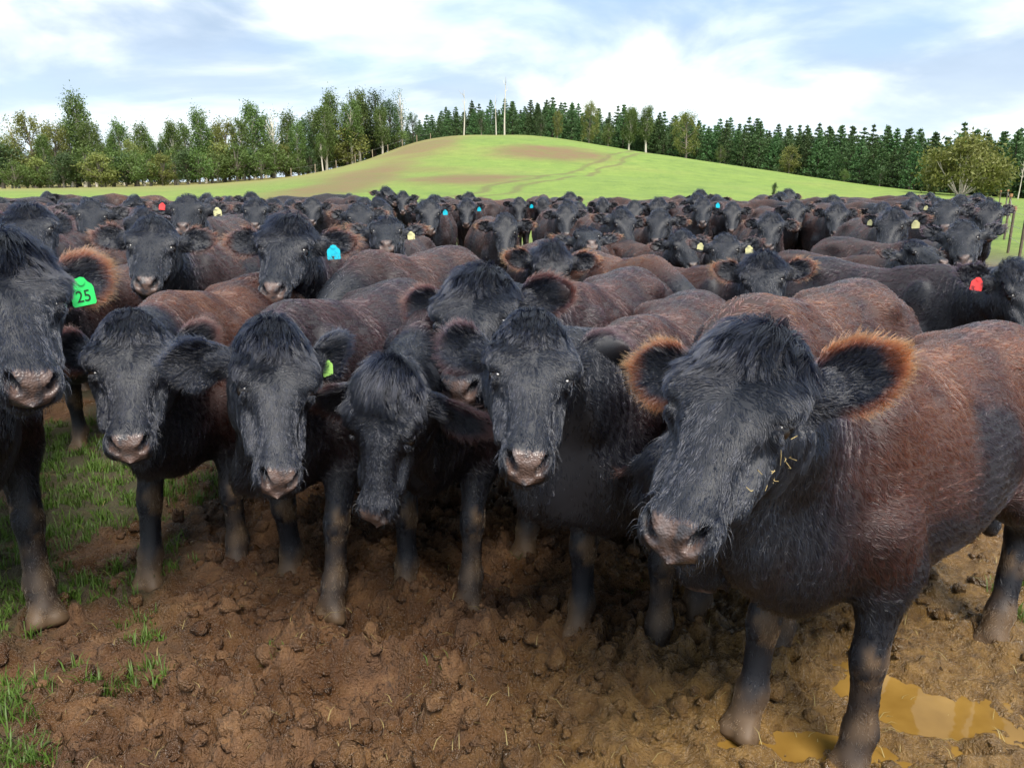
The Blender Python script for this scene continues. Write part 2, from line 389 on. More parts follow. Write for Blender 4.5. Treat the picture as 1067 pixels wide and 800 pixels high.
# ---------------------------------------------------------------- coat masks and strands, in rest space
def coat_masks(R, N):
    x, y, z = R.T
    u, v, w_ = head_uvw(R); s, b, n = ear_sbn(R)
    ear = (s > 0.0) & (np.abs(b) < 0.12) & (np.abs(n) < 0.07) & (z > 1.0) & (x > 0.9)
    H = np.interp(s, EAR_S, EAR_H)
    rim = ear * np.maximum(sstep(0.024, 0.004, H - np.abs(b)) * sstep(0.04, 0.10, s), sstep(0.17, 0.205, s))
    back_ear = ear * sstep(0.2, -0.5, N @ EARN * 1.0)
    head = sstep(0.94, 1.06, x) * (z > 0.6)
    muz = sstep(0.458, 0.472, u + 0.16 * np.clip(v - 0.012, -1, 0.0) + 0.25 * np.clip(-0.062 - v, -1, 0) * 0) * sstep(-0.070, -0.060, v) * (head > 0.5)
    muz = muz * sstep(0.040, 0.024, v - 0.2 * (u - 0.45)) * sstep(0.054, 0.045, np.abs(w_) + 0.22 * np.clip(-0.012 - v, 0, 1))
    nz = fbm(x * 3.1 + 3, y * 3.1, z * 3.1 + 7, 3)
    nf = vnoise(x * 14, y * 14, z * 14)
    body = sstep(0.95, 0.50, x) * sstep(0.55, 0.72, z)
    rust = body * np.clip(0.10 + 0.90 * sstep(0.42, 0.64, nz + 0.22 * (z - 0.95) + 0.12 * (nf - 0.5)), 0, 1) * (0.4 + 0.6 * sstep(0.7, 1.15, z))
    rust = rust * (1 - head)
    legs = sstep(0.62, 0.45, z)
    mud = np.maximum(sstep(0.27, 0.08, z + 0.36 * (fbm(x * 9, y * 9, z * 9, 3) - 0.5)),
                     0.8 * sstep(0.10, 0.03, np.abs(z - 0.38)) * sstep(0.46, 0.62, fbm(x * 17, y * 17, z * 17, 2)))
    return dict(rust=rust, mud=mud, muz=muz, rim=rim * (1 - 0.2 * back_ear), ear=ear.astype(float), head=head, legs=legs,
                u=u, v=v, w=w_, s=s, b=b, n=n)

def make_strands(V, Q, n, seed, thick=1.0, K=4, longer=1.0, poll_len=0.062):
    rs = np.random.RandomState(seed)
    tri = np.concatenate([Q[:, [0, 1, 2]], Q[:, [0, 2, 3]]])
    VN = vert_normals(V, Q)
    a, b, c = V[tri[:, 0]], V[tri[:, 1]], V[tri[:, 2]]
    area = np.linalg.norm(np.cross(b - a, c - a), axis=1) / 2
    cen = (a + b + c) / 3
    u, v, w_ = head_uvw(cen)
    s, be, ne = ear_sbn(cen)
    earm = (s > 0.01) & (np.abs(be) < 0.12) & (np.abs(ne) < 0.07) & (cen[:, 2] > 1.0) & (cen[:, 0] > 0.9)
    hd = (cen[:, 0] > 1.0) & (cen[:, 2] > 0.65)
    dens = np.ones(len(tri)); dens[hd] = 2.1; dens[earm] = 3.0
    dens[(u < 0.14) & (v > -0.05) & hd & ~earm] = 2.5
    dens[cen[:, 2] < 0.05] = 0.0
    pr = area * dens; pr /= pr.sum()
    t = rs.choice(len(tri), n, p=pr)
    r1 = np.sqrt(rs.rand(n)); r2 = rs.rand(n)
    wa, wb, wc = (1 - r1), r1 * (1 - r2), r1 * r2
    P = a[t] * wa[:, None] + b[t] * wb[:, None] + c[t] * wc[:, None]
    N = nrm(VN[tri[t, 0]] * wa[:, None] + VN[tri[t, 1]] * wb[:, None] + VN[tri[t, 2]] * wc[:, None])
    m = coat_masks(P, N)
    keep = (rs.rand(n) > m['muz'] * 1.02)
    eyed = np.linalg.norm(np.stack([P[:, 0], np.abs(P[:, 1]), P[:, 2]], -1) - (EYE + HW * 0.012), axis=1)
    keep &= eyed > 0.022
    P, N = P[keep], N[keep]; m = {k: q[keep] for k, q in m.items()}; n = len(P)
    x, y, z = P.T; sg = np.sign(y)[:, None]
    # flow field
    F = np.tile(np.array([-1.0, 0, -0.45]), (n, 1)) + 0.35 * N * 0
    F[:, 1] += 0.25 * np.sign(y) * (z > 1.1)
    neck = sstep(0.55, 0.8, x)[:, None] * (1 - m['head'])[:, None]
    F = F * (1 - neck) + neck * np.array([-0.55, 0, -0.9])
    L = m['legs'][:, None]; F = F * (1 - L) + L * np.array([-0.15, 0, -1.0])
    hm = m['head'][:, None]
    wh = head_pt(0.165, 0.07, 0.0)
    rad = nrm(P - wh)
    face = rad * 0.75 + HU * 0.55
    cheek = sstep(0.02, -0.06, m['v'])[:, None]
    face = face * (1 - cheek) + cheek * np.array([-0.35, 0, -0.9])
    poll = (sstep(0.19, 0.0, m['u'] + 0.10 * (vnoise(x * 26, y * 26, z * 26) - 0.5)) * sstep(-0.07, 0.0, m['v']) * m['head'] * (1 - m['ear']))[:, None]
    top = HU * 0.9 + HV * 0.35 + HW * (np.clip(m['w'] / 0.10, -1, 1)[:, None]) * 0.85
    face = face * (1 - poll) + poll * top
    F = F * (1 - hm) + hm * face
    em = m['ear'][:, None]
    ea = np.stack([np.full(n, EARA[0]), np.sign(y) * EARA[1], np.full(n, EARA[2])], -1)
    ec = np.stack([np.full(n, EARC[0]), np.sign(y) * EARC[1], np.full(n, EARC[2])], -1)
    en = np.stack([np.full(n, EARN[0]), np.sign(y) * EARN[1], np.full(n, EARN[2])], -1)
    fe = ea * (0.5 + 0.7 * sstep(0.1, 0.2, m['s']))[:, None] + ec * (np.clip(m['b'] / 0.05, -1.2, 1.2) * (0.45 + 0.9 * m['rim']))[:, None]
    F = F * (1 - em) + em * fe
    # clumpy perturbation
    def vec(fr, off): return np.stack([vnoise(x * fr + off + 11 * i, y * fr + 3 * i, z * fr + off) for i in range(3)], -1) - 0.5
    F = nrm(F) + 1.1 * vec(7, 2.9) * (1 - 0.5 * hm) + 1.0 * vec(20, 1.7) * (1 - 0.5 * hm * (1 - poll)) + 0.55 * vec(55, 5.1) * (0.6 + 0.4 * (1 - hm) + 1.2 * poll) + 0.09 * rs.randn(n, 3)
    F = F - N * np.sum(F * N, 1, keepdims=True)
    F = nrm(F)
    ln = 0.030 * np.ones(n)
    ln = ln * (1 - m['legs']) + 0.016 * m['legs']
    ln = ln * (1 - m['head']) + m['head'] * (0.016 + 0.012 * sstep(0.02, -0.08, m['v']))
    ln = ln * (1 - poll[:, 0]) + poll[:, 0] * poll_len
    inner = m['ear'] * sstep(0.2, 0.6, np.sum(N * en, 1)) * (1 - m['rim']) * (rs.rand(n) < 0.35)
    ln = ln * (1 - m['ear']) + m['ear'] * (0.018 + 0.024 * m['rim'] + 0.022 * inner)
    ln = ln * (1 + 0.5 * sstep(0.66, 0.52, z) * (1 - m['legs']))
    ln *= (0.55 + 0.75 * rs.rand(n)) * (0.7 + 0.6 * vnoise(x * 18, y * 18, z * 18)) * longer
    lift = 0.28 + 0.22 * (vnoise(x * 30 + 9, y * 30, z * 30) - 0.4)
    lift = lift * (1 - 0.12 * m['head']) + 0.30 * poll[:, 0] + 0.12 * m['rim'] + 0.3 * inner
    wk = (m['u'] > 0.40) & (m['head'] > 0.5) & (rs.rand(n) < 0.035); ln[wk] = 0.040 * longer; lift[wk] = 0.75
    lift = np.clip(lift, 0.08, 0.8)[:, None]
    d0 = nrm(F * (1 - lift) + N * lift)
    d1 = nrm(F * (1 - lift * 0.45) + N * lift * 0.45 + 0.18 * vec(45, 3.3) + 0.045 * rs.randn(n, 3) - np.array([0, 0, 0.10]))
    d2 = nrm(d1 + F * 0.25 - N * 0.06 + 0.5 * poll * vec(70, 8.8) + 0.07 * rs.randn(n, 3) - np.array([0, 0, 0.12]))
    l = (ln / 3)[:, None]
    p0 = P - N * (0.002 - 0.0015 * m['head'])[:, None]
    S = np.stack([p0, p0 + d0 * l, p0 + d0 * l + d1 * l, p0 + d0 * l + (d1 + d2) * l], 1)
    # tufts: tips gather towards the middle of their lock
    def gather(S, cell, amt):
        wv = P + 0.6 * cell * (np.stack([vnoise(x * 0.9 / cell + 7 * i, y * 0.9 / cell, z * 0.9 / cell) for i in range(3)], -1) - 0.5)
        c = np.floor(wv / cell).astype(np.int64); c -= c.min(0); h = (c[:, 0] * 4096 + c[:, 1]) * 4096 + c[:, 2]
        _, inv = np.unique(h, return_inverse=True); k = np.bincount(inv).astype(float)
        for j, f in ((2, 0.55), (3, 1.0)):
            mean = np.stack([np.bincount(inv, S[:, j, q]) / k for q in range(3)], -1)[inv]
            S[:, j] += (mean - S[:, j]) * (amt * f)[:, None]
        return S
    am = 0.74 * (1 - 0.5 * m['rim']) * (1 - wk) * (1 - 0.45 * m['head'] * (1 - poll[:, 0]))
    S = gather(S, 0.032 * max(1.0, thick ** 0.5), am * (0.45 + 0.55 * rs.rand(n)))
    S = gather(S, 0.012 * max(1.0, thick ** 0.5), am * 0.5 * m['head'])
    rad = (0.00060 * thick) * (0.7 + 0.6 * rs.rand(n)) * (1 - 0.25 * m['head'])
    mask = np.stack([m['rust'], m['mud'], m['muz'], m['rim']], -1)
    return S, P, rad, mask
# ---------------------------------------------------------------- materials for the herd
def new_mat(name):
    m = bpy.data.materials.new(name); m.use_nodes = True
    nt = m.node_tree; nt.nodes.clear()
    return m, nt, nt.nodes, nt.links
def N_(nt, t, **kw):
    n = nt.nodes.new(t)
    for k, v in kw.items():
        if k.startswith('i_'): n.inputs[k[2:].replace('_', ' ')].default_value = v
        else: setattr(n, k, v)
    return n
def mixc(nt, fac, a, b, blend='MIX'):
    n = nt.nodes.new('ShaderNodeMix'); n.data_type = 'RGBA'; n.blend_type = blend
    for i, v in ((0, fac), (6, a), (7, b)):
        if hasattr(v, 'is_output') or hasattr(v, 'links'): nt.links.new(v, n.inputs[i])
        else: n.inputs[i].default_value = v if i == 0 else (tuple(v) + (1,) if len(v) == 3 else v)
    return n.outputs[2]
def mth(nt, op, a, b=0.0, c=None, clamp=False):
    n = nt.nodes.new('ShaderNodeMath'); n.operation = op; n.use_clamp = clamp
    for i, v in enumerate((a, b) if c is None else (a, b, c)):
        if hasattr(v, 'links'): nt.links.new(v, n.inputs[i])
        else: n.inputs[i].default_value = v
    return n.outputs[0]
def ramp(nt, fac, stops, interp='LINEAR'):
    n = nt.nodes.new('ShaderNodeValToRGB'); n.color_ramp.interpolation = interp
    e = n.color_ramp.elements
    while len(e) < len(stops): e.new(0.5)
    for q, (p, c) in zip(e, stops):
        q.position = p; q.color = (c, c, c, 1) if not hasattr(c, '__len__') else tuple(c) + (1,)
    nt.links.new(fac, n.inputs[0]); return n.outputs[0]

def coat_material(name, hair):
    m, nt, N, L = new_mat(name)
    out = N_(nt, 'ShaderNodeOutputMaterial'); bs = N_(nt, 'ShaderNodeBsdfPrincipled')
    at = N_(nt, 'ShaderNodeAttribute', attribute_name='mask'); sp = N_(nt, 'ShaderNodeSeparateColor')
    L.new(at.outputs['Color'], sp.inputs[0])
    rust = N_(nt, 'ShaderNodeAttribute', attribute_type='OBJECT', attribute_name='rust').outputs['Fac']
    earr = N_(nt, 'ShaderNodeAttribute', attribute_type='OBJECT', attribute_name='ear_rust').outputs['Fac']
    black = (0.0008, 0.0017, 0.0060) if hair else (0.0035, 0.0046, 0.0090)  # black coat, tinted blue in the colour to carry the sky's sheen
    brown = (0.086, 0.0185, 0.0055) if hair else (0.11, 0.040, 0.018)
    fringe = (0.145, 0.034, 0.0075) if hair else (0.2, 0.06, 0.018)
    if hair:
        hi = N_(nt, 'ShaderNodeHairInfo')
        rnd = hi.outputs['Random']; tip = hi.outputs['Intercept']
        rf = mth(nt, 'MULTIPLY', mth(nt, 'MULTIPLY', sp.outputs[0], rust), mth(nt, 'MULTIPLY_ADD', tip, 0.75, 0.40), clamp=True)
        rf = mth(nt, 'MULTIPLY', rf, mth(nt, 'MULTIPLY_ADD', rnd, 0.9, 0.45), clamp=True)
        ef = mth(nt, 'MULTIPLY', mth(nt, 'MULTIPLY', at.outputs['Alpha'], earr), mth(nt, 'MULTIPLY_ADD', tip, 1.0, 0.25), clamp=True)
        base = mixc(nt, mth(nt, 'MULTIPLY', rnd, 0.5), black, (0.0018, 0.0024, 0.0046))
    else:
        rf = mth(nt, 'MULTIPLY', mth(nt, 'MULTIPLY', sp.outputs[0], rust), 0.5, clamp=True)
        ef = mth(nt, 'MULTIPLY', mth(nt, 'MULTIPLY', at.outputs['Alpha'], earr), 0.35, clamp=True)
        base = mixc(nt, 0.0, black, black)
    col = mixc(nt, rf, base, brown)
    col = mixc(nt, ef, col, fringe)
    mud = mixc(nt, 0.5, *(((0.115, 0.064, 0.028),) * 2 if hair else ((0.14, 0.085, 0.042), (0.07, 0.042, 0.022))))
    col = mixc(nt, mth(nt, 'MULTIPLY', sp.outputs[1], 0.9), col, mud)
    if not hair:
        tc = N_(nt, 'ShaderNodeTexCoord')
        nz = N_(nt, 'ShaderNodeTexNoise', i_Scale=26.0, i_Detail=5.0); L.new(tc.outputs['Object'], nz.inputs['Vector'])
        pad = ramp(nt, nz.outputs[0], [(0.36, (0.040, 0.036, 0.040)), (0.52, (0.105, 0.066, 0.054)), (0.70, (0.150, 0.122, 0.118))])
        col = mixc(nt, sp.outputs[2], col, pad)
        vo = N_(nt, 'ShaderNodeTexVoronoi', i_Scale=170.0); L.new(tc.outputs['Object'], vo.inputs['Vector'])
        bp = N_(nt, 'ShaderNodeBump', i_Strength=0.6, i_Distance=0.003); L.new(mth(nt, 'MULTIPLY', vo.outputs[0], sp.outputs[2]), bp.inputs['Height'])
        L.new(bp.outputs[0], bs.inputs['Normal'])
        L.new(mth(nt, 'MULTIPLY_ADD', sp.outputs[2], -0.25, 0.62), bs.inputs['Roughness'])
        bs.inputs['Specular IOR Level'].default_value = 0.5
    else:
        L.new(mth(nt, 'MULTIPLY_ADD', sp.outputs[1], 0.35, 0.42), bs.inputs['Roughness'])
        bs.inputs['Specular IOR Level'].default_value = 0.55
    if hair:
        hb = N_(nt, 'ShaderNodeBsdfHairPrincipled'); hb.model = 'CHIANG'; hb.parametrization = 'COLOR'
        L.new(col, hb.inputs['Color'])
        L.new(mth(nt, 'MULTIPLY_ADD', sp.outputs[1], 0.45, 0.26), hb.inputs['Roughness']); hb.inputs['Radial Roughness'].default_value = 0.35
        hb.inputs['Random Roughness'].default_value = 0.3; hb.inputs['IOR'].default_value = 1.66
        L.new(hb.outputs[0], out.inputs[0])
        return m
    L.new(col, bs.inputs['Base Color']); L.new(bs.outputs[0], out.inputs[0])
    return m

def plain_mat(name, col, rough=0.6, spec=0.5, bump=0.0, bscale=30.0, var=0.0):
    m, nt, N, L = new_mat(name)
    out = N_(nt, 'ShaderNodeOutputMaterial'); bs = N_(nt, 'ShaderNodeBsdfPrincipled', i_Roughness=rough, i_Specular_IOR_Level=spec)
    tc = N_(nt, 'ShaderNodeTexCoord'); nz = N_(nt, 'ShaderNodeTexNoise', i_Scale=bscale, i_Detail=4.0)
    L.new(tc.outputs['Object'], nz.inputs['Vector'])
    d = tuple(c * (1 - var) for c in col); e = tuple(min(1, c * (1 + var)) for c in col)
    L.new(ramp(nt, nz.outputs[0], [(0.3, d), (0.7, e)]), bs.inputs['Base Color'])
    if bump:
        bp = N_(nt, 'ShaderNodeBump', i_Strength=bump, i_Distance=0.01); L.new(nz.outputs[0], bp.inputs['Height']); L.new(bp.outputs[0], bs.inputs['Normal'])
    L.new(bs.outputs[0], out.inputs[0])
    return m

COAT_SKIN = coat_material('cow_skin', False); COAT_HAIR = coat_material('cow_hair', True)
EYE_MAT = plain_mat('cow_eye', (0.010, 0.007, 0.006), 0.16, 0.5)
TAG_MATS = {'green': plain_mat('tag_green', (0.03, 0.62, 0.13), 0.45, var=0.08), 'lime': plain_mat('tag_lime', (0.38, 0.70, 0.16), 0.45, var=0.08),
            'cyan': plain_mat('tag_cyan', (0.0, 0.42, 0.56), 0.45, var=0.08), 'yellow': plain_mat('tag_yellow', (0.50, 0.48, 0.24), 0.45, var=0.08),
            'red': plain_mat('tag_red', (0.72, 0.05, 0.05), 0.45, var=0.08), 'ink': plain_mat('tag_ink', (0.01, 0.02, 0.012), 0.6)}
STRAW_MAT = plain_mat('straw', (0.50, 0.38, 0.16), 0.7, var=0.35)

def mesh_from(name, V, Q, mat=None, smooth=True):
    me = bpy.data.meshes.new(name)
    V = np.ascontiguousarray(V, np.float32); Q = np.ascontiguousarray(Q, np.int32); k = Q.shape[1]
    me.vertices.add(len(V)); me.vertices.foreach_set('co', V.ravel())
    me.loops.add(Q.size); me.loops.foreach_set('vertex_index', Q.ravel())
    me.polygons.add(len(Q)); me.polygons.foreach_set('loop_start', np.arange(0, Q.size, k, dtype=np.int32))
    try: me.polygons.foreach_set('loop_total', np.full(len(Q), k, np.int32))
    except Exception: pass
    me.update(calc_edges=True)
    if smooth: me.polygons.foreach_set('use_smooth', np.ones(len(Q), bool))
    if mat: me.materials.append(mat)
    return me
def link(name, data, parent=None, loc=None):
    o = bpy.data.objects.new(name, data); COL.objects.link(o)
    if parent: o.parent = parent
    if loc is not None: o.location = loc
    return o
def tag(o, label=None, cat=None, group=None, kind=None):
    if label: o['label'] = label
    if cat: o['category'] = cat
    if group: o['group'] = group
    if kind: o['kind'] = kind
    return o
def set_mask(data, mask, dom):
    a = data.attributes.new('mask', 'FLOAT_COLOR', dom); a.data.foreach_set('color', np.ascontiguousarray(mask, np.float32).ravel())

class CowShape:
    """rest mesh + rest strands at one level of detail"""
    def __init__(s, f, c, n, thick, seed=3, longer=1.0):
        s.V, s.Q = make_cow_mesh(f, c)
        s.w = pose_weights(s.V); N = vert_normals(s.V, s.Q)
        m = coat_masks(s.V, N); s.mask = np.stack([m['rust'], m['mud'], m['muz'], m['rim']], -1)
        s.sets = []
        for q in range(3 if n > 20000 else 2):
            S, P, rad, hm = make_strands(s.V, s.Q, n, seed + q, thick, longer=longer * (1, 0.9, 1.1)[q], poll_len=(0.062, 0.045, 0.078)[q])
            s.sets.append((S, pose_weights(P), rad, hm))
    def build(s, pose, k=0):
        """posed body mesh and hair data"""
        me = mesh_from('cow_body', apply_pose(s.V, s.w, pose), s.Q, COAT_SKIN)
        set_mask(me, s.mask, 'POINT')
        S, w, rad, hm = s.sets[k % len(s.sets)]
        n, K, _ = S.shape
        T = np.stack([apply_pose(S[:, i], w, pose) for i in range(K)], 1)
        hc = bpy.data.hair_curves.new('cow_coat'); hc.add_curves([K] * n)
        pa = hc.attributes.get('position') or hc.attributes.new('position', 'FLOAT_VECTOR', 'POINT')
        pa.data.foreach_set('vector', np.ascontiguousarray(T, np.float32).ravel())
        ra = hc.attributes.get('radius') or hc.attributes.new('radius', 'FLOAT', 'POINT')
        ra.data.foreach_set('value', (rad[:, None] * np.array([1.0, 0.95, 0.7, 0.25])).astype(np.float32).ravel())
        set_mask(hc, hm, 'CURVE')
        hc.materials.append(COAT_HAIR)
        return me, hc

def uv_ball(nu=16, nv=10):
    V = []; Q = []
    for j in range(nv + 1):
        th = math.pi * (0.001 + 0.998 * j / nv)
        for i in range(nu):
            ph = 2 * math.pi * i / nu
            V.append((math.sin(th) * math.cos(ph), math.sin(th) * math.sin(ph), math.cos(th)))
    for j in range(nv):
        for i in range(nu):
            Q.append((j * nu + i, (j + 1) * nu + i, (j + 1) * nu + (i + 1) % nu, j * nu + (i + 1) % nu))
    return np.array(V), np.array(Q)
BALL_V, BALL_Q = uv_ball()
EYE_MESH = mesh_from('eyeball', BALL_V * 0.0235, BALL_Q, EYE_MAT)

def frame_at(rest, ax, bx, pose):
    """posed position and orientation of a small rigid piece fixed at a rest point"""
    pts = np.array([rest, rest, rest], float); w = {k: np.repeat(v, 3) for k, v in pose_weights(np.array([rest])).items()}
    pts[1] += np.asarray(ax) * 0.001; pts[2] += np.asarray(bx) * 0.001
    p = apply_pose(pts, w, pose)
    a = nrm(p[1] - p[0]); b = p[2] - p[0]; b = nrm(b - a * (a @ b)); c = np.cross(a, b)
    M = mathutils.Matrix(((a[0], b[0], c[0], p[0][0]), (a[1], b[1], c[1], p[0][1]), (a[2], b[2], c[2], p[0][2]), (0, 0, 0, 1)))
    return M

def tag_mesh(color):
    """ear tag plate: a tapered rounded plate hanging from a round stud, local x = width, y = down"""
    pts = [(-0.012, -0.008), (0.012, -0.008), (0.020, 0.004), (0.030, 0.012), (0.033, 0.020), (0.033, 0.058), (0.029, 0.063),
           (-0.029, 0.063), (-0.033, 0.058), (-0.033, 0.020), (-0.030, 0.012), (-0.020, 0.004)]
    bm = bmesh.new(); vs = [bm.verts.new((x, y, 0.0009)) for x, y in pts]; f = bm.faces.new(vs)
    r = bmesh.ops.extrude_face_region(bm, geom=[f])
    for v in r['geom']:
        if isinstance(v, bmesh.types.BMVert): v.co.z -= 0.0018
    me2 = bmesh.ops.create_cone(bm, segments=14, radius1=0.011, radius2=0.008, depth=0.008, cap_ends=True)
    bmesh.ops.recalc_face_normals(bm, faces=bm.faces)
    me = bpy.data.meshes.new('ear_tag_' + color); bm.to_mesh(me); bm.free(); me.materials.append(TAG_MATS[color])
    return me
TAGS = {}
def text_mesh(s, size):
    cu = bpy.data.curves.new('txt', 'FONT'); cu.body = s; cu.size = size; cu.align_x = 'CENTER'; cu.align_y = 'CENTER'; cu.extrude = 0.0004
    o = bpy.data.objects.new('txt', cu); COL.objects.link(o)
    dg = bpy.context.evaluated_depsgraph_get(); me = bpy.data.meshes.new_from_object(o.evaluated_get(dg))
    bpy.data.objects.remove(o); me.materials.clear(); me.materials.append(TAG_MATS['ink']); return me

def add_tag(root, pose, side, color, text=None, s=0.10, b=-0.040, tilt=0.0, scale=1.0, off=0.028):
    if color not in TAGS: TAGS[color] = tag_mesh(color)
    sg = 1 if side == 'l' else -1; b = b + 0.025
    f = np.array([1, sg, 1])
    n0 = 6.0 * b ** 2 - 0.012 + off
    rest = (EARB + EARA * s + EARC * b + EARN * n0) * f
    ax = EARA * f * sg; dn = -EARC * f
    M = frame_at(rest, ax, dn, pose) if sg else None
    o = link('ear_tag', TAGS[color], root)
    # plate hangs straight down from the stud whatever the ear does: blend ear frame with gravity
    x = M.col[0].xyz; dwn = (M.col[1].xyz * 0.35 + mathutils.Vector((0, 0, -1)) * 0.65).normalized()
    x = (x - dwn * x.dot(dwn)).normalized()
    x = (mathutils.Matrix.Rotation(math.radians(tilt), 3, dwn.cross(x).normalized() if False else x.cross(dwn)) @ x)
    dwn = (dwn - x * x.dot(dwn)).normalized(); z = x.cross(dwn)
    R = mathutils.Matrix((x, dwn, z)).transposed().to_4x4(); R.translation = M.translation
    o.matrix_local = R @ mathutils.Matrix.Diagonal((scale, scale, scale, 1))
    if text:
        t = link('number', text_mesh(text, 0.042), o)
        # front of the plate is -z or +z, whichever faces forward (away from the ear)
        fw = M.col[2].xyz
        t.matrix_local = mathutils.Matrix.Translation((0, 0.040, -0.0016)) @ mathutils.Matrix.Rotation(math.pi, 4, 'X')
        t.scale.x *= 1.0
    return o

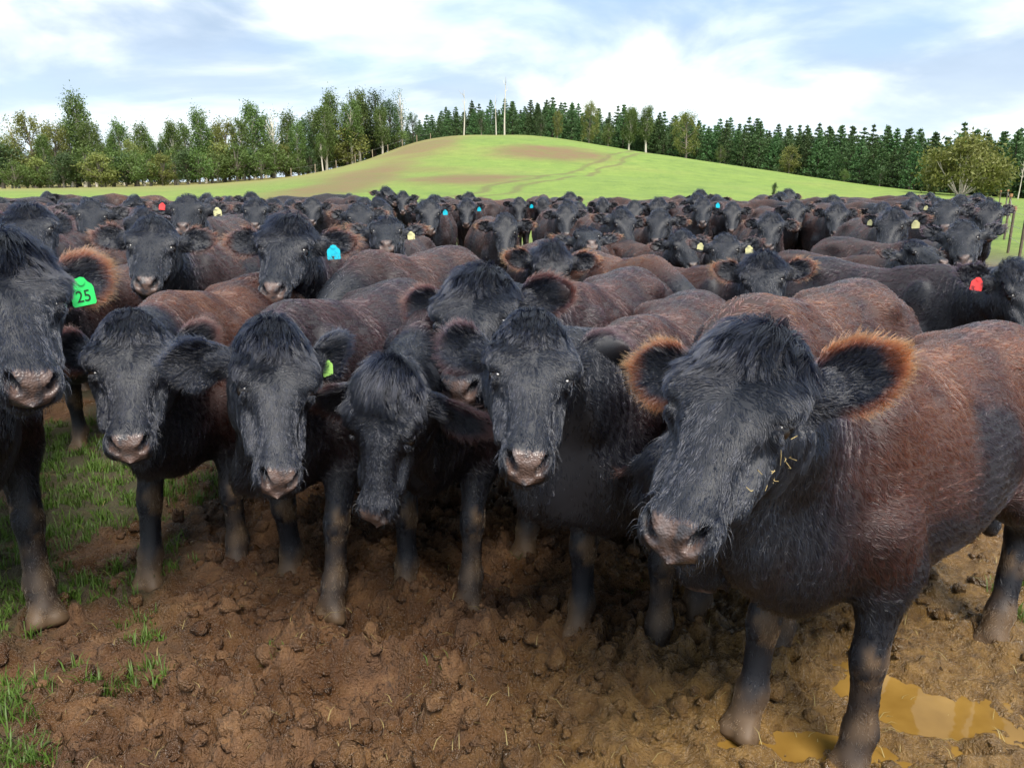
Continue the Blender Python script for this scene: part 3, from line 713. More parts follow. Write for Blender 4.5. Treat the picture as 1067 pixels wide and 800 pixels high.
def make_cow(shape, pose, x, y, heading, scale, label, group, rust=0.5, ear=1.0, tags=(), k=0, z=0.0, data=None, roll=0.0):
    """heading: direction the cow faces, degrees from +x counter-clockwise"""
    root = link('cow', None); root.location = (x, y, z); root.rotation_euler = (0, 0, math.radians(heading)); root.scale = (scale,) * 3
    root.empty_display_size = 0.2
    tag(root, label, 'cow', group)
    me, hc = data or shape.build(pose, k)
    b = link('body', me, root); b['rust'] = float(rust); b['ear_rust'] = float(ear)
    h = link('fur', hc, root); h['rust'] = float(rust); h['ear_rust'] = float(ear)
    for sg in (1, -1):
        e = link('eye', EYE_MESH, root); f = np.array([1, sg, 1])
        e.matrix_local = frame_at(EYE * f - np.array([0, 0.002 * sg, 0]), HU, HV, pose)
    for t in tags: add_tag(root, pose, **t)
    return root, (me, hc)
POSES = {  # x, y, heading, scale, then neck yaw, neck pitch, head yaw, head pitch, head roll, ears, ear sweep, legs
    'H1': (1.271, 2.387, -139.197, 0.961, 7.3, -22.3, 5.3, -2, -0.8, 37.7, -3.5, -3.2, 0.3, 8.6, 5.3, -2.7),
    'H2': (0.595, 3.058, -113.833, 0.966, -35.6, -10.5, 58, -14.8, -4.1, 22.1, 13, 16.6, 1.6, -0.1, 0.2, 0.8),
    'H3': (-0.204, 3.454, -100.503, 0.944, 7.1, 13.7, -13.3, -2, 3.5, -20, -20.5, -14, 9.5, 1.9, 0.4, 0.4),
    'H4': (-0.711, 3.432, -102.318, 0.971, 29.7, 0.3, -0.9, -13.4, -15.9, 22.4, -6.9, 18.8, 11.8, -9.2, -1.2, -0.3),
    'H5': (-1.369, 3.654, -89.59, 0.976, 15.7, 3.7, 0.8, -22.4, -1.8, 19.5, 12.1, 30, -4, 12.5, 1.5, -0.8),
    'H6': (-2.352, 3.146, -50.754, 1.08, 23.5, -19.6, -28.2, -4.2, -15.6, 24, 3.1, -2.6, 5.4, -0.1, 0.8, 1.4),
    'H7': (0.411, 3.756, -112.523, 0.995, -26.5, -15.3, 41.5, -7.3, 10.8, 15.2, 4.8, -5.4, 0.4, 1.6, 1.6, -0.6),
    'M1': (-2.131, 5.759, -90.865, 1.029, 6.4, -25.6, 13.2, -5.1, 0.8, 13.8, 6.6, -9, -0.2, 0, -0.1, -0),
    'M2': (-1.269, 5.404, -86.591, 1.059, 1.4, -21, -5.2, -8.1, -3.7, 8.8, 4.4, -8.3, -0.1, 0.2, 0.5, 0.2),
    'M3': (-3.025, 8.208, -82.501, 1.052, 3.2, -33.2, 3.3, -5.5, 1.4, 11.5, 17.3, -12.7, 0.2, -0.4, -0, -0.5),
    'M4': (-1.01, 7.299, -91.006, 0.966, 8.4, -27.5, 1.3, -19.8, 2.6, 7.4, 16.9, -19.2, -0.5, -0.3, -2.6, 1.5),
    'M5': (0.224, 6.391, -96.313, 0.963, 31.1, -4.6, -24.1, -8.9, 0.4, 4.9, 11.6, -12.7, -0.7, 0.4, -0.2, 1.2),
    'M6': (0.754, 7.78, -97.697, 0.91, 2, -21.2, 8.7, -35.1, 2.5, 9, 5.7, -20.2, 0.2, 0.3, 0.1, -0.1),
    'M7': (-0.209, 9.738, -80.116, 0.985, -7.5, -6.8, -3.1, -5.7, 1.3, 3, 0.5, 0.6, 0.8, -0.1, 1.7, -1.8),
    'M8': (1.182, 5.64, -60.883, 0.899, -25.3, -18.8, -23, -10, -3.1, 9.4, 18.2, -16.1, -3.3, -4.1, -1.3, -0.7),
    'M9': (2.002, 7.464, -104.556, 0.915, -1.9, -12.1, 1.9, -21.3, 2.8, 18.2, 16.7, -18.5, 0.1, 0.3, 0.4, 0.8),
    'M10': (4.092, 9.069, -98.546, 0.998, -19.2, -17.3, -9.1, -2.9, 1.2, 10.4, 18.8, -3.2, 1, -0.3, 0.2, -1.1),
    'M11': (3.294, 7.073, -72.455, 0.943, -21.9, -32.3, -30.7, -7.2, -10.3, 22.3, 36.4, -5.8, 0.4, -0.8, -3, 0.4),
    'M12': (2.444, 5.278, -71.354, 0.934, -8.3, -9.8, -3, -5.6, -4, 1.2, 25.5, -2.9, 0.1, -0.8, 0.1, -0.2),
    'M13': (5.097, 10.354, -89.714, 1.006, -16.8, -23.7, -11.4, -9.6, -2.2, 8.7, 38.7, -3.7, -0.2, -0.2, 0.1, 0.4),
    'M14': (5.695, 10.61, -86.936, 1.008, -17.9, -19.9, -12.8, -4.3, -0.4, 20.5, 23.2, 14.7, 0.8, -0.9, 0.1, 0.2),
    'M15': (1.788, 10.048, -92.992, 0.973, -12.9, -14.8, -2.7, -10.1, 1.9, -0.3, 2.7, 0.1, -1.8, -0.2, -0.1, -0.5),
    'M16': (1.343, 8.062, -75.065, 0.859, -9.5, -26.3, 1.5, -2.8, 2.3, 13.2, -1.6, -1.2, -0.4, 0.7, -0.4, 0.5),
    'M17': (2.828, 12.854, -89.802, 0.993, -6.6, -17.5, -6.5, -6.3, 0.7, 11.6, 1.5, 17.4, -0.6, -0.7, 0.4, 0.2),
    'M18': (3.153, 10.161, -99.023, 0.946, -7.1, -13.1, -3.9, -7.8, -0.3, 4.1, 8.7, 5.8, -1.8, 0.2, 0.1, -1.2),
    'M20': (0.121, 16.613, -87.942, 0.995, -2.8, -0.1, -0.2, -0, 0.4, 1.7, 2.7, 1.3, -0, 0.3, -0.1, 0.4),
    'M21': (-0.774, 15.121, -89.827, 0.986, -2.8, -3.7, 2.7, -4.9, 1.2, 3.9, -1.2, 2.3, -0.2, 0.2, 0.2, -0),
    'M22': (-1.186, 12.233, -88.586, 1.007, 3.7, -12.7, 1.7, -3.6, 0.6, 12.2, 9.4, -3.8, 0, -0.6, 1.1, -0),
    'M23': (-2.318, 17.623, -85.688, 1.003, 0.4, -13.3, 1.4, -3.3, 0.4, 7.3, 3.9, 2.5, 0.3, -0.7, 0.6, -0),
    'M24': (0.67, 12.015, -86.047, 0.982, -2.6, -8.4, -1.9, -9.2, -0.6, 3.9, -0.3, 5.5, 0.2, 0.2, -0.7, -0),
    'M25': (1.92, 17.588, -90.96, 0.971, -6.8, 3.3, -2.2, -1.6, 0.8, -1.9, 2.3, 7.8, -0.4, 0.5, -0.1, 0.1),
    'M27': (-4.099, 8.64, -86.693, 1.027, 13.1, -28.9, 10.6, -5.2, 0.5, 26, 10.9, -5.9, 0.8, 0.1, -0.3, 0.1),
    'M28': (-3.803, 6.597, -69.102, 1.028, 9.4, -32.5, 1.1, 0.6, 2, 30.5, 30.9, 25.6, 0.1, -0.2, -0.1, -0.1),
    'M29': (2.094, 14.319, -93.809, 0.971, -1.1, -7.6, -1.3, -8.3, 0.9, 3.5, 0.5, 7.4, 1.9, -0.9, 1.5, 0.5),
    'M30': (4.607, 11.845, -100.03, 0.979, -12.4, -13.9, 3.5, -4.7, -0.3, 12, 10.9, 14.6, -0, -1.4, -0.2, 0.3),
    'M31': (4.221, 12.905, -89.585, 0.988, -9.9, -12.4, -7.4, -3.8, 0.9, 12.7, 4.6, 15.6, 0.8, -0.1, 0.2, 0.2),
    'M32': (2.793, 6.846, -68.653, 0.86, -16.5, -26.2, 2.9, -25.9, -3.1, 2.8, 6.4, -16.6, 0.4, -0.7, 0.5, 0),
    'M33': (-1.762, 9.983, -90.031, 0.997, 11.6, -20.6, 5, -10.3, 2.9, 15.9, 11, -4.6, -0.1, 0.1, 0.1, 0.1),
    'M34': (-3.353, 11.51, -93.143, 0.994, 14.3, -22.1, 4.7, -7.1, 2.6, 19.9, 14.3, 8.2, 0.2, 0.2, -0, -0.1),
    'M35': (-3.281, 14.133, -89.034, 0.986, 4.9, -12.2, 3.3, -7.4, 0.4, 9.4, 7.4, 8, 0, 0.2, 0.1, 0.3),
    'M36': (1.083, 9.948, -87.86, 1, 12.8, -9.4, -2.7, -12.6, -3.7, 2.9, 10.5, -4.4, -0.2, 0.4, -2.5, 0),
    'M37': (3.449, 13.544, -88.349, 0.974, -11.1, -6.4, -4.4, -8, 1.3, 3.5, 3.6, 5.9, 1.5, -0.1, 0.4, 0.1),
    'N4': (-0.619, 4.989, -107.211, 1.016, -1.4, 38, -0.2, 0, 0, -0.1, 0, -0, 0, -0, 0, 0),
    'N5': (0.707, 5.303, -76.076, 0.971, 12.3, 38, -2.5, 1.4, 0.4, 0.2, 0.1, -0, -0.1, -0.3, 0.1, -0.1),
    'N1': (1.144, 3.002, -128.295, 1.019, 12.1, 45, 0.6, -0.8, -1, -60, -60, -0.3, -0.1, -0.1, -0, 0.1),
    'F0': (5.93, 13.648, -63.135, 1.017, 3.7, 11.5, 6.3, 2.4, 0, 21.9, -14.9, 4.1, 6.7, -1.4, 4.4, 0.7),
    'F1': (-5.716, 7.926, -39.662, 0.957, -3.5, -9, 10.7, -14.4, 0, -3.8, -12, -8.6, 5.1, 3, 4.6, -5.1),
    'F2': (-6.978, 10.944, -105.385, 1.017, -27.1, 9.7, -2, 4.3, 0, 13.8, -9.5, 16.7, -0.8, 4, 3.1, 2.1),
    'F3': (-6.449, 15.465, -96.685, 0.957, 17.1, 9.2, -2, -11.2, 0, 12.6, 2.8, 16.3, -2.9, -3.2, -6.7, 5.2),
    'F4': (-5.642, 14.316, -125.764, 1.006, -0.2, -12.4, -4.4, -10.2, 0, -0.7, -14.8, 13.2, -1.5, 1.9, 0.4, 3.9),
    'F5': (-5.666, 8.981, -60.547, 0.961, 1, 4, 10.3, -0.2, 0, 6.1, 14.1, 18.3, 6.3, -3.4, 5.7, -0.4),
    'F6': (5.362, 17.363, -93.382, 0.976, 1.5, -13, 8.4, -10.3, 0, -4.2, 6.7, -8.6, -1.9, -3.4, -5.6, 0),
    'F7': (6.468, 14.198, -68.343, 1.024, -19.8, -1.7, 4, 2, 0, 0.4, -6.3, 17.1, -3.2, -2.8, 6.8, 6.3),
    'F8': (7.573, 17.355, -55.407, 1.011, 20.5, 5.2, -16, 1.5, 0, -0.2, 7.2, 3.2, -3.3, -5.1, 0.5, 2.7),
    'F9': (-5.086, 16.464, -91.21, 0.992, 4.6, -1.1, 0.3, -5.3, 0, 19.6, 9.3, 5.4, 2.2, -3.4, -5.8, 3),
    'F10': (-4.099, 4.633, -16.331, 1.014, 19.8, 7.2, 16.3, 1.8, 0, 13.5, 24.4, 13.9, -3.5, -4.3, 6.4, 4.9),
    'F11': (8.069, 14.278, -118.102, 1.035, -8.4, -1, 1.7, 1.7, 0, 20.3, 4.1, 2.5, -0.3, -2.7, -4.4, 3.5),
    'F12': (-9.286, 15.478, -74.839, 0.973, -23, -8.6, -6, -6.3, 0, 16.9, 4.9, 15.8, -6.2, -4.5, -6.4, -5.5),
    'F13': (-11.095, 17.855, -122.911, 0.999, 3.7, -14.2, -6, -10.4, 0, 21.3, 10.7, 3.7, -3.7, 1.9, -5.5, 2.5),
    'F14': (-4.552, 12.542, 156.088, 1.033, -5.8, -4, -2.3, 1.3, 0, 17.5, 13.3, 10, 5.8, 0.2, 1.8, 5.7),
    'F15': (-2.541, 14.516, -78.575, 0.995, -9.5, 3.1, -9.5, -2.5, 0, 5.8, 5.9, -0, 4.3, -6.3, -2.3, 0.1),
    'F16': (-9.095, 17.442, -83.994, 0.987, -14.1, 9.8, 1.6, 1.6, 0, 3.3, -11.8, 8.2, -0.6, -5.3, 0.8, -0.5),
    'F17': (-3.567, 17.217, -56.665, 1.012, 9.5, -22.6, -9.8, 2.3, 0, -3.4, 6.7, -6.3, 1.3, 6.5, 5.8, 6.9),
    'F18': (-5.49, 17.623, -100.737, 0.944, 19.6, -3, -10.3, -2.1, 0, 24.4, -0.4, -2.2, 1.5, -3.8, 4.5, 1.2),
    'F19': (-6.943, 17.512, -76.051, 0.971, 10.3, -21.3, 6.3, -8.5, 0, 14.8, 23.6, 2.8, 4.6, -1.9, 6.4, -2.7),
    'F20': (3.09, 15.814, -74.475, 1.003, 30.6, -5.6, -3.7, -11.6, 0, 3.6, 23.5, 10.2, 5.3, 3.7, 0.7, 1.5),
    'F21': (7.064, 15.57, -65.537, 1.027, 0.8, -24.4, -3, 2.1, 0, 15.8, 14, -1.9, -3.4, 2.2, -2.6, -4.8),
    'F22': (-4.351, 10.121, -176.003, 1.028, 2, -8, -1.8, -6.4, 0, 6.8, -13.2, -6.6, 6.3, 3.3, 2, 3.7),
    'F23': (6.332, 16.266, 83.16, 0.985, -22.7, -23.7, -1.9, 4.5, 0, 15, 1.7, 7.4, -5.7, -4.5, -4.1, -3.3),
    'F24': (3.237, 17.061, -28.104, 0.95, 2, -16.9, -1.1, -1.7, 0, 18.1, -6.4, 7, -0.1, -1.5, 0.7, 6.9),
    'F25': (-7.526, 16.481, -82.814, 0.942, 25.1, -25.2, -1.7, -7.1, 0, 10.5, 8, 18.3, 2.1, 3.6, 3.9, 0.3),
    'F26': (-4.743, 14.8, -106.983, 0.976, -5.9, -1, -3.3, -13.1, 0, 3.9, 10.8, 16.6, -6.5, -2.7, 2.5, -1),
    'F27': (-7.008, 13.781, -73.493, 0.984, 12.2, -24.5, 17.9, -10.4, 0, 22.1, 13.4, -7.2, -3.6, 0.5, 0.1, 0.3),
    'F28': (-6.543, 18.12, -59.635, 0.979, -8.4, -19.5, -3.7, 3.6, 0, -5.4, 23.7, -4.8, 6.3, 7, -6, 0.9),
    'F29': (4.8, 18.079, -109.448, 0.965, 15.8, 1.9, 2.9, -0, 0, -12.3, 17.5, -2.2, -1.5, 3, 2.4, 1.5),
    'F30': (-7.68, 13, -104.746, 1.007, 7.1, 2.6, -7.1, 4.2, 0, 24.5, 18.8, -0.7, -6.8, 5.7, -3.1, 1.4),
    'F31': (-2.244, 12.162, -74.499, 0.995, -43.9, -3.5, -15.5, -10, 0, 10.9, 10.5, -9.2, -1.3, -3.4, 5.9, -1.2),
    'F32': (-3.974, 13.87, -87.339, 0.961, 10.1, -14.6, 3.9, -9.3, 0, 7, -7.4, 2.3, 5.9, 1.1, 4.3, -5.5),
    'F33': (-0.887, 16.959, -131.961, 0.956, -25, -7.8, -4, -13.3, 0, 13, -14.1, 8.9, -2.5, -0.6, 1.4, -3.5),
    'F34': (-10.725, 15.655, -92.637, 1.005, -0.6, -21.2, -6.2, -11, 0, -5.9, -4.9, 7.6, 2.4, 2.8, -1.7, 4.3),
    'F35': (5.627, 15.653, -83.853, 1.023, 5.1, -20.9, -0.5, -10.2, 0, -6.3, 20.1, 1.7, -1.3, -2, -1.7, -1.7),
    'F36': (-9.462, 13.507, -90.611, 0.978, 3.6, -3.1, -6.7, -12.4, 0, 13.5, 3, 13, 5.1, 2.5, 6.9, -4.1),
    'F37': (4.528, 14.781, 121.708, 0.978, -7.9, -22.6, -6.2, -2.2, 0, 19.8, 15.8, -8.2, -7, 1.3, -2.3, -6.4),
    'F38': (-1.242, 18.142, -110.084, 0.967, -5, -15.3, 3.6, -11.8, 0, 9.9, 6.9, 11.3, 6.3, -2.8, 0.8, 3.2),
    'F39': (-8.726, 15.384, -91.427, 0.952, 16.2, 3.8, 0.9, -13.4, 0, 21.1, 3.5, -1.1, -5.7, 2.2, 5.2, -2.3),
    'F40': (-11.349, 16.182, -102.887, 1.003, 2.8, -15.1, 2, -12.9, 0, -8.8, -13, -2.2, -3.6, 2.2, -4.5, 5.7),
    'F41': (-2.641, 5.242, -88.131, 0.925, -6.2, 9.8, 4.4, -1.2, 0, 23.8, -5.7, 15.2, -1.6, -4.9, -3.5, 5.3),
    'F42': (-5.918, 11.719, -111.567, 0.978, 14.9, 8.9, 6.6, -3.9, 0, -11.3, 13.2, -7.5, -4.7, 0.1, -4.2, -0.8),
    'F43': (-6.961, 9.286, -132.237, 0.976, 2, -14.6, 3.6, 4.4, 0, 14, 9.4, -1.1, 1.9, 0, -0.8, -2.9),
    'F44': (-8.62, 12.339, -124.271, 1.03, -19.4, -20.5, -9.7, -10.5, 0, 4.2, -10.8, -7.7, -4.7, 5.6, -6.9, -3.9),
    'F45': (5.142, 12.623, -83.227, 1.038, -9.7, 3.3, -1.8, 2.4, 0, -9.5, 22, 10.9, 5.7, 3.2, 5.6, 2.4),
    'F46': (-8.153, 17.453, -109.38, 1.034, 8, -15.7, 0.1, -8.7, 0, -9.7, -11.5, 6.3, 4, 5.3, -0.6, 4.5),
    'F47': (-3.364, 15.524, -130.215, 0.957, -9.3, -18.6, -3.6, -6, 0, 22.8, -8.1, 18.3, 5, -1.1, -6.5, -1.9),
    'F48': (6.078, 11.662, 113.615, 0.953, -17.7, -12.7, -4.3, -9.3, 0, 15.8, -9.7, 2.9, -5.2, 6.3, -4, 5.1),
    'F49': (-9.937, 16.071, -107.854, 1.031, -2.1, 8, 5, -6.7, 0, -12.8, 12.2, 15.1, -5, -0.7, 0.3, 5.6),
    'F50': (8.875, 16.667, 64.442, 0.962, 15.7, -24.4, 9.1, -11.2, 0, -6.9, 12.4, 14.2, -4.6, -4.5, 2.3, 2.6),
    'F51': (10.483, 18.299, -105.333, 0.981, -4.2, 10.3, -4.2, -4.4, 0, 0.7, -7.7, -2.9, 1.9, -0.7, 3, -2.3),
    'F52': (1.076, 15.752, -81.994, 0.983, -3.7, -17.5, -3.8, -7.9, 0, 23.5, 23.2, -5.8, -6.1, -2.8, 5.8, 4),
    'F53': (8.303, 18.24, -0.698, 0.988, -25.1, -5.4, 6.7, -7.5, 0, 4, 16.1, 3.4, 4.3, -1.1, 6.8, 5.9),
    'F54': (2.6, 14.45, -100.418, 1.019, 14.3, -12.3, 4.2, -4, 0, -0.7, -3, -0.4, 2.7, 0.7, 0.5, -1.3),
    'F55': (-7.94, 15.168, -94.58, 0.954, 18.2, -24.6, -1.9, -6.5, 0, -10.4, 19.4, 5.2, -1, 1.6, 0.9, 6),
    'F56': (-4.383, 16.861, -63.067, 0.971, -10.4, -13.6, -14, -8.1, 0, 21.5, -6.7, 18.5, 1.8, 3.9, 6.4, -1.2),
    'F57': (-7.887, 11.049, -109.725, 1.032, 5.7, 1.9, -7.4, -13, 0, 14.5, 21.2, -5.2, -3, -4, 4.5, 3.3),
    'F58': (-9.946, 14.161, -91.422, 0.963, -3.7, 3.3, 3.5, -4.4, 0, 21.3, 1.7, 3.3, -6.7, 0.7, 0.4, -3.2),
    'F59': (-12.341, 17.122, -113.732, 1.03, 20.6, -17.8, 14.7, -11.9, 0, -10.9, 2.8, 0.6, -3.3, 1.8, -1.5, 1.5),
    'F60': (1.08, 18.231, -81.821, 0.982, 13.7, -4.5, -12.2, 1.3, 0, 24, 6.7, 16.9, -0.6, 6.1, 3.9, 6.4),
    'F61': (-12.817, 17.589, 64.247, 0.984, -2.9, -19.2, 5.4, -11.7, 0, -10.2, -6.7, -6.1, 3.5, 5.4, -3.2, -5.5),
    'F62': (-10.41, 17.403, -113.588, 0.968, -9.8, -19.7, -1.1, 1.8, 0, 21.4, 3.5, -0.4, 0.7, -2.4, 6.5, 0.3),
    'F63': (2.772, 18.18, 128.704, 0.955, 18.7, 7.1, -13.4, -10.2, 0, 21, 19.8, 19.9, 5.6, -4.9, 1.8, 1.1),
    'F64': (-5.291, 10.945, -142.492, 0.979, -6.1, -19.7, -3.9, -6.8, 0, -5.4, 1.9, -0.8, -3.2, -3.6, 5.9, 6.8),
    'F65': (-4.835, 6.316, -116.53, 0.923, 15.8, -13.9, -0.4, -11.6, 0, 4.2, 17.1, 1.5, 0.5, 5.9, 5, 4.3),
    'F66': (4.873, 16.361, -86.806, 0.964, 18.7, 4.2, -5.9, 4.2, 0, 17.9, 2.7, 15.3, 0.8, 3.8, 1, 6.3),
    'F67': (7.492, 16.181, -65.622, 0.997, -0.1, -25.5, 3.7, -5.3, 0, 3.6, -8, 4.3, -0.6, -2.6, -4.1, 1.2),
    'F68': (-2.91, 18.176, -83.935, 1.04, 14.2, -2.4, 4.2, -0.4, 0, -7.3, 9.5, 16, -1.8, 6.4, -2.6, -5.3),
    'F69': (-6.52, 12.728, 46.921, 0.949, -2.7, 10.8, -12.8, -0.3, 0, 9.1, 21.8, -8.9, -4.1, 1.8, -0.9, -5.7),
    'F70': (0.75, 14.074, -87.771, 0.942, 8.5, -2.1, -3.6, -12.6, 0, 14.1, 18, 16.8, -2.6, -6.4, -5.6, -3.6),
    'F71': (3.599, 18.248, -83.145, 0.993, -20.2, -22.1, 4.4, -10.1, 0, -4.4, 12.6, 0.8, 4.8, -5.1, 6, 5.5),
    'F72': (-1.41, 14.911, -95.897, 0.975, -7.5, 11.9, -3.8, -13.7, 0, 17.1, -10.2, -5, 3.5, 1.2, -4.7, -5.6),
    'F73': (3.525, 4.253, -60.358, 0.971, -7.7, 17.8, -2.9, 0.8, 0, -10.6, 21.1, -4.7, -1.7, -2.1, -2, -0.9),
    'F74': (9.558, 17.124, -107.465, 1.016, -3.9, -14, 5.6, -11.8, 0, -3.4, 4.7, 15.2, -3.4, 3.9, 1.1, -6.2),
    'F75': (6.752, 18.004, -126.657, 0.946, 19.8, -22.3, -6.8, -12.1, 0, -9.2, 8.3, 6.9, 6.2, 2.7, -4.2, 2.3),
    'F76': (-5.837, 15.843, 111.058, 0.975, 8.3, -16.4, -7.3, -11.2, 0, 24.2, 20.6, 2.6, -6.4, 5.5, 0.5, -1.9),
    'F77': (6.955, 14.615, -62.589, 0.963, -15.5, -1.8, 6.7, -1.4, 0, 4.2, -8.5, 19.1, 5.9, 4.7, 1.3, 1.8),
    'F78': (-3.235, 6.661, -83.098, 0.927, 0.2, -2.5, 10.4, -10, 0, 20.7, 7.1, 16.9, -5, -5.1, 1.2, 4.2),
    'F79': (-4.666, 8.337, -80.682, 1.014, -23.8, -22, 10.6, -13.3, 0, -5.1, 20.4, 11.8, -3, -1.1, -1.4, 2.1),
    'F80': (0.593, 17.375, -84.493, 1.019, -0.4, -10.4, -5.9, -9.3, 0, 22.4, 0.3, 11, -2, -6.2, -6.2, 3.2),
    'F81': (-9.627, 18.287, -97.379, 1.006, 13.9, -12.8, 14.3, -11.8, 0, 24.1, 1.1, 10.7, -4.5, -2.7, -3.5, -6.5),
    'F82': (-0.369, 18.23, -130.593, 0.958, -4.5, -24.5, 3.2, -9, 0, 17.5, 3.6, 5.2, -1.7, -2.1, 0.5, -6.2),
    'F83': (-4.603, 18.108, 48.198, 1.016, 15.6, -13.2, -22.6, -0, 0, -5.3, 3.3, 6.1, -3.4, 1.6, -0.5, 2),
    'F84': (4.135, 14.396, -59.602, 1.016, -5.4, 5.1, -2.7, -8.5, 0, 22.8, -2.1, 3.8, -1.4, -2.7, 2.6, -5.1),
    'F85': (-3.539, 9.123, -96.826, 1.018, 2.9, 1.5, 0.3, -6.5, 0, -3, 18.4, 10, -0.5, 1.2, -4.5, -3.5),
    'F86': (5.846, 18.273, -89.865, 1.03, 17.9, 6.7, 5.6, 4.1, 0, -7.7, 6.9, 19.6, 0.3, -2.1, -0.8, 5.3),
    'F87': (4.193, 17.886, -104.915, 1.026, -13, -17.5, 0.4, -10.1, 0, 7.2, 4.2, -9.2, -5.6, 0.4, -4.5, -3.9),
    'F88': (-13.099, 18.287, -122.918, 0.997, -11.6, 3.4, 3.2, 3.4, 0, 16.3, 12, 9.9, -6.9, 4.4, -4.5, -6.9),
    'F89': (-6.715, 8.799, -135.819, 0.988, -17.1, 4.5, 6.2, -0.9, 0, 18.4, 19.2, 16.6, 0.4, -2.6, 6, -1.5),
    'F90': (-3.939, 5.782, -56.95, 0.974, -5, 8.8, -4.5, -4.6, 0, 8.4, 14.8, -1.9, 3.6, -0.6, -5.5, 3),
    'F91': (-4.113, 11.438, -125.822, 0.964, 4.7, -20.9, 1.5, -9, 0, 4.4, 12.7, 3, -4.7, -0.1, -2.3, -0.1),
    'F92': (-9.01, 12.916, -109.505, 0.988, -1.5, -24.1, 0.9, -6.7, 0, 16.2, 16, 11.2, 1.7, -1.9, -2.3, -6.9),
    'F93': (6.92, 12.449, -103.74, 0.947, -8.1, -20.3, 13.3, -9.5, 0, 24.1, 14.3, 17.5, -4, -0.8, -2, 1.2),
}
PK = ['ny', 'np', 'hy', 'hp', 'hr', 'el', 'er', 'es', 'fl', 'fr', 'bl', 'br']
# ================================================================ land
HILL_X = np.linspace(-120, 140, 261)
HILL_Z = np.interp(HILL_X, [-75, -52, -33, -24, -16.6, -9.5, 1.2, 11.8, 29.6, 47, 65, 90], [0, 0.5, 1.9, 4.3, 7.5, 8.9, 8.9, 7.4, 5.0, 2.6, 0.5, 0])
HILL_Z = np.convolve(np.pad(HILL_Z, 8, 'edge'), np.hanning(17) / np.hanning(17).sum(), 'valid')
def terrain(x, y):
    x = np.asarray(x, float); y = np.asarray(y, float)
    z = 0.014 * np.maximum(y - 5, 0) - 0.024 * np.maximum(x - 8, 0) * sstep(18, 60, y)
    z = z + np.interp(x, HILL_X, HILL_Z) * np.exp(-((y - 150) / 58) ** 2)
    z = z + sstep(25, 60, y) * 1.3 * (fbm(x * 0.035, y * 0.035, 0.3, 4) - 0.5)
    return z - sstep(200, 600, y) * 6
def ray(px, py):
    d = np.array([(px - 533.5) / 820, 1.0, (400 - py) / 820]); a = R(14.0)
    return np.array([d[0], math.cos(a) + d[2] * math.sin(a), -math.sin(a) + d[2] * math.cos(a)])
def pick(px, py, y0=1.0, y1=400.0):
    """where the line of sight through a photo pixel meets the ground"""
    d = ray(px, py); t = np.linspace(y0, y1, 6000); P = np.array([0, 0, 1.6]) + d[None] * (t / d[1])[:, None]
    b = np.nonzero(P[:, 2] < terrain(P[:, 0], P[:, 1]))[0]
    return P[b[0]] if len(b) else P[-1]
def at_dist(px, y):
    """ground point in the direction of a photo column, y metres out"""
    x = (px - 533.5) / 820 * (y * math.cos(R(14)) + 0.3); return np.array([x, y, float(terrain(x, y))])
def height_for(px_top, base, px):
    d = ray(px, px_top); return 1.6 + d[2] / d[1] * base[1] - base[2]

def hoof_spots():
    K = np.array([[0.56, 0.155, 0.02], [0.56, -0.155, 0.02], [-0.58, 0.18, 0.02], [-0.58, -0.18, 0.02]]); W = pose_weights(K); out = []
    for k, v in POSES.items():
        if v[1] < 4.6:
            P = apply_pose(K, W, dict(zip(PK, v[4:]))); a = R(v[2])
            for p in P:
                q = (v[0] + v[3] * (p[0] * math.cos(a) - p[1] * math.sin(a)), v[1] + v[3] * (p[0] * math.sin(a) + p[1] * math.cos(a)))
                if q[1] < 4.2: out.append(q)
    return out
HOOVES = hoof_spots()
PUD = [pick(985, 740), pick(925, 715), pick(915, 782), pick(840, 768)]
PUDR = [(0.30, 0.15), (0.17, 0.08), (0.26, 0.10), (0.22, 0.06)]
def worley_bumps(x, y, c, seed, pw=1.0):
    i = np.floor(x / c).astype(int); j = np.floor(y / c).astype(int); h = np.zeros_like(x)
    rs = np.random.RandomState(seed); T = rs.rand(64, 64, 4)
    for di in (-1, 0, 1):
        for dj in (-1, 0, 1):
            q = T[(i + di) & 63, (j + dj) & 63]
            dx = x - (i + di + q[..., 0]) * c; dy = y - (j + dj + q[..., 1]) * c
            r = c * (0.35 + 0.45 * q[..., 2])
            an = q[..., 3] * 6.28; ex = dx * np.cos(an) + dy * np.sin(an); ey = -dx * np.sin(an) + dy * np.cos(an)
            d2 = (ex / r) ** 2 + (ey / (r * (0.6 + 0.4 * q[..., 2]))) ** 2
            h = np.maximum(h, np.maximum(1 - d2 ** pw, 0) ** 0.42 * (0.30 + 0.70 * q[..., 3]))
    return h
def grass_mask(x, y):
    n = fbm(x * 1.7 + 4, y * 1.7, 0.5, 4)
    left = sstep(-1.18, -1.80, x + 0.9 * (n - 0.5) + 0.10 * (y - 2.4)) 
    far = sstep(15.5, 22, y + 3 * (n - 0.5) + np.abs(x) * 0.25)
    right = sstep(2.0, 3.2, x + 0.8 * (n - 0.5) - 0.25 * y + 0.3) * 0
    return np.maximum(np.maximum(left * sstep(0.25, 0.62, vnoise(x * 3.3, y * 3.3) * 0.6 + vnoise(x * 8 + 3, y * 8) * 0.4), far), right)
def wet_mask(x, y):
    n = fbm(x * 1.9, y * 1.9, 3.3, 4)
    return np.maximum(sstep(0.0, 0.8, x * 0.75 + 0.35 * (2.9 - y) + 1.0 * (n - 0.5)) * sstep(4.2, 3.0, y), sstep(2.6, 1.2, puddle_field(x, y)))
